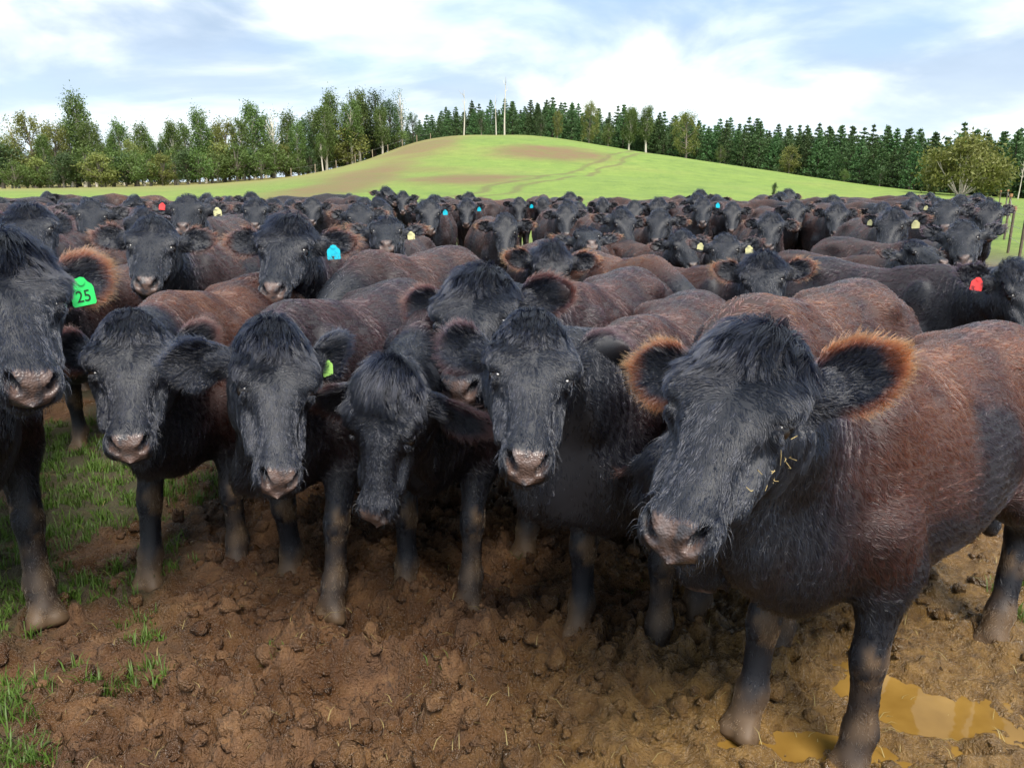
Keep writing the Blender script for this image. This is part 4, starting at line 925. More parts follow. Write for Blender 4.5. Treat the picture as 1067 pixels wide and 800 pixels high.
def puddle_field(x, y):
    f = np.full(np.shape(x), 9.0)
    for p, (a, b) in zip(PUD, PUDR):
        f = np.minimum(f, np.sqrt(((x - p[0]) / a) ** 2 + ((y - p[1]) / b) ** 2))
    return f + 1.7 * (fbm(x * 5, y * 5, 1.0, 4) - 0.5)
def mud_height(x, y):
    """churned mud: clods, hoof holes, crumbs"""
    wx = x + 0.10 * (fbm(x * 11, y * 11, 2.0, 4) - 0.5); wy = y + 0.10 * (fbm(x * 11, y * 11, 6.0, 4) - 0.5)
    big = 0.09 * (fbm(x * 1.6, y * 1.6, 0.0, 3) - 0.5)
    b1 = worley_bumps(wx, wy, 0.17, 1); b2 = worley_bumps(wx + 3, wy, 0.085, 2); b3 = worley_bumps(wx, wy + 5, 0.042, 3)
    holes = worley_bumps(x + 11, y + 2, 0.30, 5, 1.5)
    crumbs = fbm(x * 36, y * 36, 0.7, 3) - 0.5
    ridg = np.abs(fbm(wx * 13, wy * 13, 5.7, 4) - 0.5) * 2
    chunk = sstep(0.45, 0.55, fbm(wx * 17 + 3, wy * 17, 2.9, 3))
    patch = 0.35 + 0.9 * sstep(0.35, 0.65, fbm(x * 1.3 + 9, y * 1.3, 4.4, 3))
    wet = wet_mask(x, y); g = np.clip(grass_mask(x, y), 0, 1)
    h = 0.050 * b1 * patch + 0.036 * b2 * patch + 0.013 * b3 + 0.026 * crumbs - 0.075 * holes - 0.030 * (1 - sstep(0.0, 0.22, ridg)) * patch + 0.026 * chunk * patch + 0.004
    h = h * (1 - 0.5 * wet) * (1 - 0.6 * g) + big
    for hx, hy in HOOVES:
        r = np.sqrt((x - hx) ** 2 + (y - hy) ** 2); h = h + (r < 0.3) * (0.036 * np.exp(-((r - 0.095) / 0.030) ** 2) + 0.005 * np.exp(-(r / 0.06) ** 2)) * (0.6 + 0.8 * b2)
    p = puddle_field(x, y)
    dip = sstep(1.5, 0.6, p)
    return h * (1 - 0.45 * dip) - 0.050 * dip - 0.015

def axis(fine0, fine1, st, lo, hi, g=1.12, mx=1e9):
    a = list(np.arange(fine0, fine1, st)); s = st; v = fine0; left = []
    while v > lo: s = min(s * g, mx); v -= s; left.append(v)
    s = st; v = a[-1]; right = []
    while v < hi: s = min(s * g, mx if v < 190 else 1e9); v += s; right.append(v)
    return np.array(left[::-1] + a + right)

def ground_material():
    m, nt, N, L = new_mat('ground')
    out = N_(nt, 'ShaderNodeOutputMaterial'); bs = N_(nt, 'ShaderNodeBsdfPrincipled')
    geo = N_(nt, 'ShaderNodeNewGeometry'); at = N_(nt, 'ShaderNodeAttribute', attribute_name='cover'); sp = N_(nt, 'ShaderNodeSeparateColor')
    L.new(at.outputs['Color'], sp.inputs[0]); grass, wet, dirt = sp.outputs[0], sp.outputs[1], sp.outputs[2]; near = at.outputs['Alpha']
    trk = N_(nt, 'ShaderNodeAttribute', attribute_name='rut').outputs['Fac']
    def noise(sc, det=5.0, rough=0.6, vec=None):
        n = N_(nt, 'ShaderNodeTexNoise', i_Scale=sc, i_Detail=det, i_Roughness=rough); L.new(vec or geo.outputs['Position'], n.inputs['Vector']); return n.outputs[0]
    n1 = noise(3.0); n2 = noise(22.0); n3 = noise(120.0, 3.0)
    mudc = ramp(nt, n1, [(0.30, (0.060, 0.027, 0.011)), (0.50, (0.142, 0.070, 0.028)), (0.68, (0.24, 0.132, 0.056))])
    mudc = mixc(nt, 0.55, mudc, ramp(nt, n2, [(0.32, (0.040, 0.018, 0.008)), (0.52, (0.135, 0.064, 0.026)), (0.72, (0.28, 0.160, 0.074))]))
    damp = ramp(nt, noise(5.5, 4.0, 0.65), [(0.40, 0.0), (0.60, 1.0)])
    mudc = mixc(nt, mth(nt, 'MULTIPLY', damp, 0.65), mudc, (0.040, 0.018, 0.008))
    wetc = ramp(nt, n2, [(0.3, (0.080, 0.043, 0.014)), (0.7, (0.22, 0.130, 0.044))])
    col = mixc(nt, wet, mudc, wetc)
    # pasture
    f1 = noise(0.06, 6.0); f2 = noise(0.55, 6.0, 0.7); f3 = noise(6.0, 4.0)
    gc = ramp(nt, f1, [(0.36, (0.080, 0.155, 0.016)), (0.5, (0.130, 0.225, 0.022)), (0.64, (0.195, 0.225, 0.042))])
    gc = mixc(nt, 0.55, gc, ramp(nt, f2, [(0.35, (0.060, 0.118, 0.014)), (0.65, (0.21, 0.29, 0.042))]))
    gc = mixc(nt, 0.32, gc, ramp(nt, f3, [(0.35, (0.04, 0.075, 0.012)), (0.65, (0.24, 0.30, 0.055))]))
    dry = mixc(nt, f2, (0.23, 0.21, 0.058), (0.15, 0.115, 0.042))
    gc = mixc(nt, at.outputs['Alpha'], gc, dry)
    soil = mixc(nt, f2, (0.10, 0.050, 0.024), (0.19, 0.115, 0.055))
    gc = mixc(nt, mth(nt, 'MULTIPLY', dirt, ramp(nt, f2, [(0.30, 0.45), (0.6, 1.0)])), gc, soil)
    # a pair of wheel ruts: the attribute is the metric distance across the track
    wob = mth(nt, 'MULTIPLY_ADD', noise(0.08, 2.0), 6.0, -3.0)
    q = mth(nt, 'ABSOLUTE', mth(nt, 'ADD', trk, wob)); rut = mth(nt, 'ABSOLUTE', mth(nt, 'SUBTRACT', q, 1.1))
    rutm = mth(nt, 'MULTIPLY', ramp(nt, rut, [(0.15, 1.0), (0.55, 0.0)]), ramp(nt, f2, [(0.3, 0.3), (0.55, 0.9)]))
    gc = mixc(nt, mth(nt, 'MULTIPLY', rutm, 0.75), gc, (0.10, 0.075, 0.03))
    nearg = mixc(nt, n2, (0.030, 0.036, 0.010), (0.070, 0.050, 0.024))
    farm = N_(nt, 'ShaderNodeSeparateXYZ'); L.new(geo.outputs['Position'], farm.inputs[0])
    isfar = N_(nt, 'ShaderNodeMapRange', i_From_Min=8.0, i_From_Max=14.0); L.new(farm.outputs[1], isfar.inputs[0])
    gc = mixc(nt, isfar.outputs[0], nearg, gc)
    col = mixc(nt, grass, col, gc)
    L.new(col, bs.inputs['Base Color'])
    rg = mth(nt, 'MULTIPLY_ADD', wet, -0.46, mth(nt, 'MULTIPLY_ADD', n1, -0.60, 0.86)); rg = mth(nt, 'SUBTRACT', rg, mth(nt, 'MULTIPLY', damp, 0.42)); rg = mth(nt, 'SUBTRACT', rg, mth(nt, 'MULTIPLY', wet, mth(nt, 'MULTIPLY', n2, 0.25)), clamp=True)
    L.new(mth(nt, 'MAXIMUM', rg, mth(nt, 'MULTIPLY', grass, 0.9)), bs.inputs['Roughness'])
    bs.inputs['Specular IOR Level'].default_value = 0.5
    h = mth(nt, 'ADD', mth(nt, 'MULTIPLY', n2, 0.8), mth(nt, 'MULTIPLY', n3, 0.55))
    bp = N_(nt, 'ShaderNodeBump', i_Strength=1.0, i_Distance=0.035); L.new(h, bp.inputs['Height']); L.new(bp.outputs[0], bs.inputs['Normal'])
    L.new(bs.outputs[0], out.inputs[0])
    return m
GROUND_MAT = ground_material()

def build_ground():
    xs = axis(-2.3, 2.3, 0.0118, -420, 420, 1.14); ys = axis(1.35, 3.7, 0.0112, -14, 900, 1.07, 1.5)
    X, Y = np.meshgrid(xs, ys, indexing='ij')
    Z = terrain(X, Y)
    near = sstep(7.0, 4.5, Y) * sstep(5.0, 3.2, np.abs(X)) * sstep(0.2, 1.1, Y)
    m = (near > 0)
    Z[m] += near[m] * mud_height(X[m], Y[m])
    V = np.stack([X, Y, Z], -1).reshape(-1, 3); nx, ny = X.shape
    I = np.arange(nx * ny).reshape(nx, ny)
    Q = np.stack([I[:-1, :-1], I[1:, :-1], I[1:, 1:], I[:-1, 1:]], -1).reshape(-1, 4)
    me = mesh_from('ground', V, Q, GROUND_MAT)
    x, y = X.ravel(), Y.ravel()
    g = np.clip(grass_mask(x, y), 0, 1); w = wet_mask(x, y)
    n = fbm(x * 0.22, y * 0.22, 0.6, 4)
    dirt = np.zeros_like(x)
    for px, py, a, b, k in ((487, 186, 6.5, 9.0, 1.0), (572, 159, 8.5, 10.0, 1.0), (365, 190, 4.5, 30.0, 0.9), (440, 152, 6, 20, 0.8), (410, 178, 9, 6, 0.5)):
        p = pick(px, py); d = np.sqrt(((x - p[0]) / a) ** 2 + ((y - p[1]) / b) ** 2); dirt = np.maximum(dirt, k * sstep(1.25, 0.45, d + 0.9 * (n - 0.5)))
    dry = sstep(-2, -26, x + 18 * (n - 0.5)) * sstep(60, 100, y) * 0.75 + sstep(118, 140, y + 20 * (n - 0.5)) * sstep(20, -10, x) * 0.6
    set_named(me, 'cover', np.stack([g, w, dirt, np.clip(dry, 0, 1)], -1))
    A = pick(648, 162); B = pick(545, 192)
    t = (B - A)[:2]; t /= np.linalg.norm(t); nn = np.array([-t[1], t[0]])
    r = (x - A[0]) * nn[0] + (y - A[1]) * nn[1]; r = np.where((y > 45) & (y < 150), r, 99.0)
    a = me.attributes.new('rut', 'FLOAT', 'POINT'); a.data.foreach_set('value', r.astype(np.float32))
    return tag(link('ground', me), kind='structure')
def set_named(data, name, arr):
    a = data.attributes.new(name, 'FLOAT_COLOR', 'POINT'); a.data.foreach_set('color', np.ascontiguousarray(arr, np.float32).ravel())
build_ground()
def ground_z(x, y): return terrain(x, y) + mud_height(np.asarray(x, float), np.asarray(y, float))

# puddle: one level sheet, its shore is where the mud rises through it
def build_puddle():
    m, nt, N, L = new_mat('muddy_water')
    out = N_(nt, 'ShaderNodeOutputMaterial'); bs = N_(nt, 'ShaderNodeBsdfPrincipled', i_Roughness=0.03, i_Specular_IOR_Level=0.35, i_IOR=1.33)
    g = N_(nt, 'ShaderNodeNewGeometry'); n = N_(nt, 'ShaderNodeTexNoise', i_Scale=5.0, i_Detail=4.0); L.new(g.outputs['Position'], n.inputs['Vector'])
    L.new(ramp(nt, n.outputs[0], [(0.3, (0.14, 0.076, 0.015)), (0.7, (0.24, 0.142, 0.034))]), bs.inputs['Base Color'])
    n2 = N_(nt, 'ShaderNodeTexNoise', i_Scale=14.0, i_Detail=2.0); L.new(g.outputs['Position'], n2.inputs['Vector'])
    b = N_(nt, 'ShaderNodeBump', i_Strength=0.08, i_Distance=0.01); L.new(n2.outputs[0], b.inputs['Height']); L.new(b.outputs[0], bs.inputs['Normal'])
    L.new(bs.outputs[0], out.inputs[0])
    V = []; 
    k = 48; c = (PUD[0] + PUD[2]) / 2
    V = [(c[0] - 0.02 + 0.70 * math.cos(6.283 * i / k), c[1] + 0.06 + 0.46 * math.sin(6.283 * i / k), -0.043) for i in range(k)]
    me = bpy.data.meshes.new('puddle'); me.from_pydata(V, [], [tuple(range(k))]); me.materials.append(m)
    tag(link('puddle', me), kind='structure')
build_puddle()

# loose clods of mud
def build_clods():
    rs = np.random.RandomState(8)
    bm = bmesh.new(); bmesh.ops.create_icosphere(bm, subdivisions=2, radius=1.0)
    bv = np.array([v.co[:] for v in bm.verts]); bf = np.array([[v.index for v in f.verts] for f in bm.faces]); bm.free()
    n = 4000; VV = []; FF = []
    y = 1.45 + 2.9 * rs.rand(n) ** 1.3; x = (rs.rand(n) * 2 - 1) * (y * 0.75 + 0.3)
    keep = (puddle_field(x, y) > 1.3) & (grass_mask(x, y) < 0.5) & (rs.rand(n) > 0.65 * wet_mask(x, y)); x, y = x[keep], y[keep]; n = len(x)
    z = ground_z(x, y); s = 0.006 + 0.028 * rs.rand(n) ** 3.0
    for i in range(n):
        o = rs.rand(3) * 50
        k = 1 + 1.7 * (fbm(bv[:, 0] * 2.1 + o[0], bv[:, 1] * 2.1 + o[1], bv[:, 2] * 2.1 + o[2], 2) - 0.5)
        v = bv * k[:, None] * s[i] * (0.75 + 0.6 * rs.rand(3))
        VV.append(v + np.array([x[i], y[i], z[i] + 0.25 * s[i]])); FF.append(bf + len(bv) * i)
    me = mesh_from('mud_clods', np.concatenate(VV), np.concatenate(FF), GROUND_MAT)
    nv = len(me.vertices); V = np.concatenate(VV)
    set_named(me, 'cover', np.stack([np.zeros(nv), wet_mask(V[:, 0], V[:, 1]) * 0.8, np.zeros(nv), np.zeros(nv)], -1))
    a = me.attributes.new('rut', 'FLOAT', 'POINT'); a.data.foreach_set('value', np.full(nv, 99.0, np.float32))
    tag(link('mud_clods', me), kind='stuff')
build_clods()

def blades(name, base, h, w, lean, mat, rs, kind='stuff'):
    """grass blades: three-triangle bent strips"""
    n = len(base); a = rs.rand(n) * 6.283; d = np.stack([np.cos(a), np.sin(a), np.zeros(n)], -1); s = np.stack([-np.sin(a), np.cos(a), np.zeros(n)], -1)
    up = np.array([0, 0, 1.0]); hh = h[:, None]; ww = w[:, None]; ll = lean[:, None]
    p1 = base + up * hh * 0.55 + d * hh * ll * 0.35; p2 = base + up * hh * (1 - 0.35 * ll) + d * hh * ll
    V = np.stack([base - s * ww, base + s * ww, p1 - s * ww * 0.8, p1 + s * ww * 0.8, p2], 1).reshape(-1, 3)
    o = (np.arange(n) * 5)[:, None]
    T = np.concatenate([o + np.array([0, 1, 3]), o + np.array([0, 3, 2]), o + np.array([2, 3, 4])])
    return tag(link(name, mesh_from(name, V, T, mat, smooth=False)), kind=kind)
def leaf_mat(name, c0, c1, trans=0.35, rough=0.55, scale=0.9, objvar=0.25):
    m, nt, N, L = new_mat(name)
    out = N_(nt, 'ShaderNodeOutputMaterial'); bs = N_(nt, 'ShaderNodeBsdfPrincipled', i_Roughness=rough, i_Specular_IOR_Level=0.3)
    tl = N_(nt, 'ShaderNodeBsdfTranslucent'); mx = N_(nt, 'ShaderNodeMixShader', i_Fac=trans)
    g = N_(nt, 'ShaderNodeNewGeometry'); n = N_(nt, 'ShaderNodeTexNoise', i_Scale=scale, i_Detail=4.0); L.new(g.outputs['Position'], n.inputs['Vector'])
    oi = N_(nt, 'ShaderNodeObjectInfo')
    f = mth(nt, 'ADD', mth(nt, 'MULTIPLY', g.outputs['Random Per Island'], 0.25), mth(nt, 'MULTIPLY', n.outputs[0], 0.8), clamp=True)
    c = mixc(nt, f, c0, c1)
    hs = N_(nt, 'ShaderNodeHueSaturation'); L.new(c, hs.inputs['Color'])
    L.new(mth(nt, 'MULTIPLY_ADD', oi.outputs['Random'], objvar * 0.12, 0.5 - objvar * 0.06), hs.inputs['Hue'])
    L.new(mth(nt, 'MULTIPLY_ADD', oi.outputs['Random'], objvar * 1.6, 1 - objvar * 0.8), hs.inputs['Value'])
    L.new(hs.outputs[0], bs.inputs['Base Color']); L.new(hs.outputs[0], tl.inputs['Color'])
    L.new(bs.outputs[0], mx.inputs[1]); L.new(tl.outputs[0], mx.inputs[2]); L.new(mx.outputs[0], out.inputs[0])
    return m
GRASS_MAT = leaf_mat('grass_blade', (0.026, 0.065, 0.008), (0.12, 0.20, 0.030), 0.3, 0.5, 9.0, 0.0)
DRYGRASS_MAT = leaf_mat('dry_grass', (0.20, 0.16, 0.06), (0.34, 0.27, 0.11), 0.2, 0.6, 9.0, 0.0)
def build_grass():
    rs = np.random.RandomState(12)
    n = 2600
    y = 1.7 + 3.6 * rs.rand(n); x = -0.7 - (y * 0.8) * rs.rand(n)
    g = grass_mask(x, y); keep = rs.rand(n) < g * 1.7 - 0.10; x, y = x[keep], y[keep]
    B = []; H = []; W = []; Ln = []
    for i in range(len(x)):
        k = rs.randint(10, 30); r = 0.035 * np.sqrt(rs.rand(k)); a = rs.rand(k) * 6.283
        bx = x[i] + r * np.cos(a); by = y[i] + r * np.sin(a); hh = rs.uniform(0.03, 0.10)
        B.append(np.stack([bx, by, np.zeros(k)], -1)); H.append(hh * rs.uniform(0.5, 1.2, k)); W.append(rs.uniform(0.0012, 0.0030, k)); Ln.append(rs.uniform(0.15, 0.95, k))
    # a few stray tufts in the mud, and grass behind the right-hand cow
    for px, py, hh, k in ((287, 690, 0.05, 22), (455, 715, 0.05, 14), (545, 580, 0.05, 16), (1058, 605, 0.09, 70), (1064, 640, 0.07, 50), (1040, 612, 0.07, 30), (135, 640, 0.06, 40), (175, 600, 0.06, 40), (180, 575, 0.07, 40), (660, 612, 0.04, 10), (22, 790, 0.06, 30)):
        p = pick(px, py); r = 0.05 * np.sqrt(rs.rand(k)); a = rs.rand(k) * 6.283
        B.append(np.stack([p[0] + r * np.cos(a), p[1] + r * np.sin(a), np.zeros(k)], -1)); H.append(hh * rs.uniform(0.5, 1.2, k)); W.append(rs.uniform(0.0012, 0.0024, k)); Ln.append(rs.uniform(0.15, 0.95, k))
    B = np.concatenate(B); B[:, 2] = ground_z(B[:, 0], B[:, 1]) - 0.004; H = np.concatenate(H); W = np.concatenate(W); Ln = np.concatenate(Ln)
    blades('grass', B, H, W, Ln, GRASS_MAT, rs)
    n = 900; y = 1.5 + 3 * rs.rand(n); x = (rs.rand(n) * 2 - 1) * (y * 0.75)
    B = np.stack([x, y, ground_z(x, y) + 0.003], -1)
    blades('straw_litter', B, rs.uniform(0.02, 0.07, n) * 0.6, rs.uniform(0.0008, 0.0016, n), rs.uniform(1.2, 2.2, n), DRYGRASS_MAT, rs)
build_grass()
# ================================================================ trees
BARK_PALE = plain_mat('bark_pale', (0.52, 0.48, 0.40), 0.8, bump=0.4, bscale=3.0, var=0.35)
BARK_GREY = plain_mat('bark_grey', (0.20, 0.17, 0.14), 0.85, bump=0.4, bscale=3.0, var=0.35)
BARK_DARK = plain_mat('bark_dark', (0.07, 0.05, 0.04), 0.9, bump=0.4, bscale=3.0, var=0.3)
LEAF = {'euc': leaf_mat('leaf_eucalypt', (0.040, 0.082, 0.020), (0.150, 0.215, 0.052), 0.30, scale=0.5),
        'olive': leaf_mat('leaf_olive', (0.070, 0.095, 0.020), (0.250, 0.265, 0.070), 0.30, scale=0.5),
        'dark': leaf_mat('leaf_dark', (0.022, 0.052, 0.020), (0.085, 0.140, 0.045), 0.25, scale=0.5),
        'pine': leaf_mat('leaf_pine', (0.036, 0.078, 0.030), (0.110, 0.190, 0.062), 0.25, scale=0.6, objvar=0.4)}
def tube(pts, rad, k=6):
    pts = np.asarray(pts, float); V = []; Q = []
    for i, p in enumerate(pts):
        t = nrm((pts[min(i + 1, len(pts) - 1)] - pts[max(i - 1, 0)])[None])[0]
        s = np.cross(t, [0.3, 0.9, 0.2]); s /= np.linalg.norm(s) + 1e-9; b = np.cross(t, s)
        for j in range(k):
            a = 6.2832 * j / k; V.append(p + rad[i] * (s * math.cos(a) + b * math.sin(a)))
    for i in range(len(pts) - 1):
        for j in range(k): Q.append((i * k + j, i * k + (j + 1) % k, (i + 1) * k + (j + 1) % k, (i + 1) * k + j))
    return np.array(V), np.array(Q)
def join(parts):
    V = []; Q = []; o = 0
    for v, q in parts: V.append(v); Q.append(q + o); o += len(v)
    return np.concatenate(V), np.concatenate(Q)
def leaf_faces(C, size, rs, droop=0.0, aspect=0.45):
    """one leaf-spray triangle pair per centre"""
    n = len(C); a = nrm(rs.randn(n, 3) + np.array([0, 0, -droop])); b = nrm(np.cross(a, rs.randn(n, 3)))
    s = (size * rs.uniform(0.6, 1.4, n))[:, None]
    V = np.stack([C - a * s, C + b * s * aspect, C + a * s, C - b * s * aspect], 1).reshape(-1, 3)
    return V, np.arange(4 * n).reshape(n, 4)
def blob_points(c, r, n, rs):
    d = rs.randn(n, 3) * 0.62
    return c + d * np.asarray(r)
def euc_shape(seed, h=1.0, lo=0.38, spread=0.22, blobs=17, leaves=210, lsize=0.0135, sparse=False):
    """gum tree of unit height: leaning trunk, forking limbs, separate clumps of leaves"""
    rs = np.random.RandomState(seed); parts = []; crown = []
    lean = rs.uniform(-0.05, 0.05, 2)
    tr = [np.array([lean[0] * t * t + 0.012 * math.sin(5 * t + seed), lean[1] * t * t + 0.012 * math.cos(4 * t + seed), t]) for t in np.linspace(0, 0.93, 9)]
    parts.append(tube(tr, np.linspace(0.026, 0.005, 9)))
    for i in range(blobs):
        t = lo + (0.97 - lo) * (i + rs.rand()) / blobs; k = min(8, t / 0.93 * 8); base = tr[int(k * 0.82)]
        a = i * 2.4 + rs.rand() * 1.2; w = spread * (0.35 + 0.65 * math.sin(math.pi * min(1, (t - lo) / (1 - lo) * 0.85 + 0.12))) * rs.uniform(0.45, 1.15)
        end = np.array([tr[int(k)][0] + w * math.cos(a), tr[int(k)][1] + w * math.sin(a), t])
        mid = (base + end) / 2 + np.array([0, 0, -0.02 + 0.03 * rs.rand()])
        parts.append(tube([base, mid, end], [0.008, 0.005, 0.0025], 5))
        if sparse and rs.rand() < 0.45: continue
        r = rs.uniform(0.04, 0.085); crown.append(blob_points(end + np.array([0, 0, 0.01]), (r * 0.9, r * 0.9, r * 1.25), int(leaves * (r / 0.065) ** 1.5), rs))
    return join(parts), leaf_faces(np.concatenate(crown), lsize, rs, 0.5)
def round_shape(seed, blobs=26, leaves=90, lsize=0.024, spread=0.30, squat=1.0):
    rs = np.random.RandomState(seed); parts = [tube([(0, 0, 0), (0.01, 0, 0.2), (0.0, 0.01, 0.5), (0, 0, 0.75)], [0.035, 0.028, 0.02, 0.008])]; crown = []
    for i in range(blobs):
        d = nrm(rs.randn(3)); c = np.array([d[0] * spread, d[1] * spread, 0.54 + d[2] * 0.36 * squat]) * np.array([1, 1, 1]) * 1.0
        c[:2] *= rs.uniform(0.3, 1.0); parts.append(tube([(0, 0, 0.25 + 0.2 * rs.rand()), (c * 0.55 + np.array([0, 0, 0.1])), c], [0.012, 0.008, 0.003], 5))
        r = rs.uniform(0.07, 0.13); crown.append(blob_points(c, (r, r, r * 0.8), int(leaves * (r / 0.1) ** 2), rs))
    return join(parts), leaf_faces(np.concatenate(crown), lsize, rs, 0.3)
def pine_shape(seed, whorls=14, m=24):
    rs = np.random.RandomState(seed); whorls = whorls + rs.randint(-2, 4); wid = rs.uniform(1.05, 1.45); parts = [tube([(0, 0, 0), (0.004, 0, 0.5), (0, 0, 0.99)], [0.016, 0.010, 0.002])]; V = []
    C = []
    for i in range(whorls):
        t = 0.03 + 0.93 * (i / (whorls - 1)) ** 0.95; L = wid * (0.27 * (1 - t) ** rs.uniform(0.8, 1.05) + 0.006); k = 8 if t < 0.8 else 5
        for j in range(k):
            a = j * 6.283 / k + i * 0.9 + rs.rand() * 0.5; l = L * rs.uniform(0.7, 1.2); up = rs.uniform(0.05, 0.45)
            d = np.array([math.cos(a), math.sin(a), up]); b = np.array([0, 0, t])
            if i % 2 == 0: parts.append(tube([b, b + d * l * 0.9], [0.004, 0.0015], 3))
            s = np.sqrt(rs.rand(m)); C.append(b + d * (s * l)[:, None] + rs.randn(m, 3) * (0.016 * (1 - t) + 0.004))
    C.append(np.stack([rs.randn(14) * 0.006, rs.randn(14) * 0.006, rs.uniform(0.9, 1.0, 14)], -1))
    return join(parts), leaf_faces(np.concatenate(C), 0.027 if m < 10 else 0.021, rs, -0.4, 0.34)
def dead_shape(seed, limbs=5, lo=0.6):
    rs = np.random.RandomState(seed)
    tr = [np.array([0.03 * math.sin(2.2 * t + seed), 0.0, t]) for t in np.linspace(0, 1, 7)]; parts = [tube(tr, np.linspace(0.018, 0.004, 7))]; tw = []
    for i in range(limbs):
        t = lo + (0.95 - lo) * rs.rand(); b = np.array([0.03 * math.sin(2.2 * t + seed), 0, t]); a = rs.rand() * 6.283; l = rs.uniform(0.06, 0.16)
        tw.append(tube([b, b + np.array([math.cos(a) * l * 0.6, math.sin(a) * l * 0.6, 0.03]), b + np.array([math.cos(a) * l, math.sin(a) * l, 0.11])], [0.007, 0.004, 0.0015], 5))
    return join(parts), join(tw)
def tree_meshes(shape, name, bark, leaf):
    (tv, tq), (lv, lq) = shape
    return mesh_from(name + '_trunk', tv, tq, bark), mesh_from(name + '_crown', lv, lq, leaf, smooth=False)
EUC = [tree_meshes(euc_shape(s, lo=l, spread=w, blobs=b), 'gum', BARK_PALE, LEAF['euc']) for s, l, w, b in ((1, .34, .15, 28), (2, .46, .13, 22), (3, .26, .17, 34), (4, .42, .11, 24), (5, .38, .16, 26))]
OLV = [tree_meshes(euc_shape(s, lo=l, spread=w, blobs=b), 'olive_gum', BARK_GREY, LEAF['olive']) for s, l, w, b in ((11, .15, .24, 30), (12, .22, .20, 26))]
DRK = [tree_meshes(euc_shape(s, lo=.08, spread=.18, blobs=30, leaves=160), 'dark_tree', BARK_DARK, LEAF['dark']) for s in (21, 22)]
SPR = [tree_meshes(euc_shape(s, lo=.45, spread=.15, blobs=14, leaves=45, sparse=True), 'sparse_gum', BARK_PALE, LEAF['euc']) for s in (31, 32)]
BSH = [tree_meshes(round_shape(s), 'bush', BARK_GREY, LEAF[k]) for s, k in ((41, 'dark'), (42, 'euc'), (43, 'olive'))]
PIN = [tree_meshes(pine_shape(s), 'pine', BARK_DARK, LEAF['pine']) for s in (51, 52, 53, 54, 55, 56, 57)]
DED = [tree_meshes(dead_shape(s, n, l), 'dead', BARK_PALE, BARK_PALE) for s, n, l in ((61, 4, .6), (62, 1, .8), (63, 7, .45))]
def plant(name, meshes, base, h, label, group, cat='tree', wx=1.0, crown='crown'):
    o = link(name, None); o.location = base; o.rotation_euler = (0, 0, random.uniform(0, 6.28)); o.scale = (h * wx, h * wx, h)
    tag(o, label, cat, group)
    link('trunk', meshes[0], o); link(crown, meshes[1], o); return o
_ON = 'first second third fourth fifth sixth seventh eighth ninth tenth eleventh twelfth thirteenth fourteenth fifteenth sixteenth seventeenth eighteenth nineteenth twentieth'.split()
def ordinal(i):
    n = i + 1
    if n == 1: return 'leftmost'
    if n <= 20: w = _ON[n - 1]
    else: w = {3: 'thirtieth', 4: 'fortieth', 5: 'fiftieth', 6: 'sixtieth'}[n // 10] if n % 10 == 0 else {2: 'twenty', 3: 'thirty', 4: 'forty', 5: 'fifty', 6: 'sixty'}[n // 10] + '-' + _ON[n % 10 - 1]
    return w + ' from the left'
# (photo column, photo row of the top, kind, metres out)
LEFT = [(14, 150, 'E', 121), (52, 142, 'E', 120), (78, 126, 'E', 131), (103, 128, 'E', 126), (121, 142, 'E', 133), (143, 146, 'O', 121), (160, 140, 'E', 132), (178, 138, 'E', 129), (198, 130, 'E', 131), (228, 132, 'E', 131), (256, 124, 'E', 127), (279, 122, 'E', 135), (313, 128, 'E', 129), (331, 116, 'E', 139), (342, 112, 'E', 133), (368, 106, 'E', 136), (385, 108, 'E', 145), (400, 112, 'E', 139), (415, 112, 'D', 148), (6, 142, 'O', 118), (22, 121, 'S', 124), (40, 119, 'O', 122), (63, 130, 'O', 126), (91, 102, 'E', 128), (112, 150, 'E', 120), (131, 128, 'E', 130), (152, 131, 'E', 124),
        (170, 148, 'D', 128), (187, 128, 'E', 122), (216, 117, 'E', 126), (241, 126, 'O', 128), (268, 109, 'E', 132), (289, 112, 'S', 126), (303, 119, 'E', 134), (322, 124, 'D', 136),
        (349, 99, 'E', 138), (362, 122, 'D', 140), (376, 95, 'E', 140), (393, 97, 'D', 142), (408, 104, 'D', 143), (421, 93, 'S', 144), (432, 118, 'D', 150), (76, 152, 'D', 132), (205, 152, 'D', 134), (255, 150, 'D', 136), (338, 140, 'E', 130)]
NAMEK = {'E': ('gum_tree', 'slender green gum with a pale trunk in the left tree line', EUC), 'O': ('gum_tree', 'broad olive-green gum in the left tree line', OLV),
         'D': ('evergreen_tree', 'dark dense evergreen in the left tree line', DRK), 'S': ('gum_tree', 'thin half-bare gum in the left tree line', SPR)}
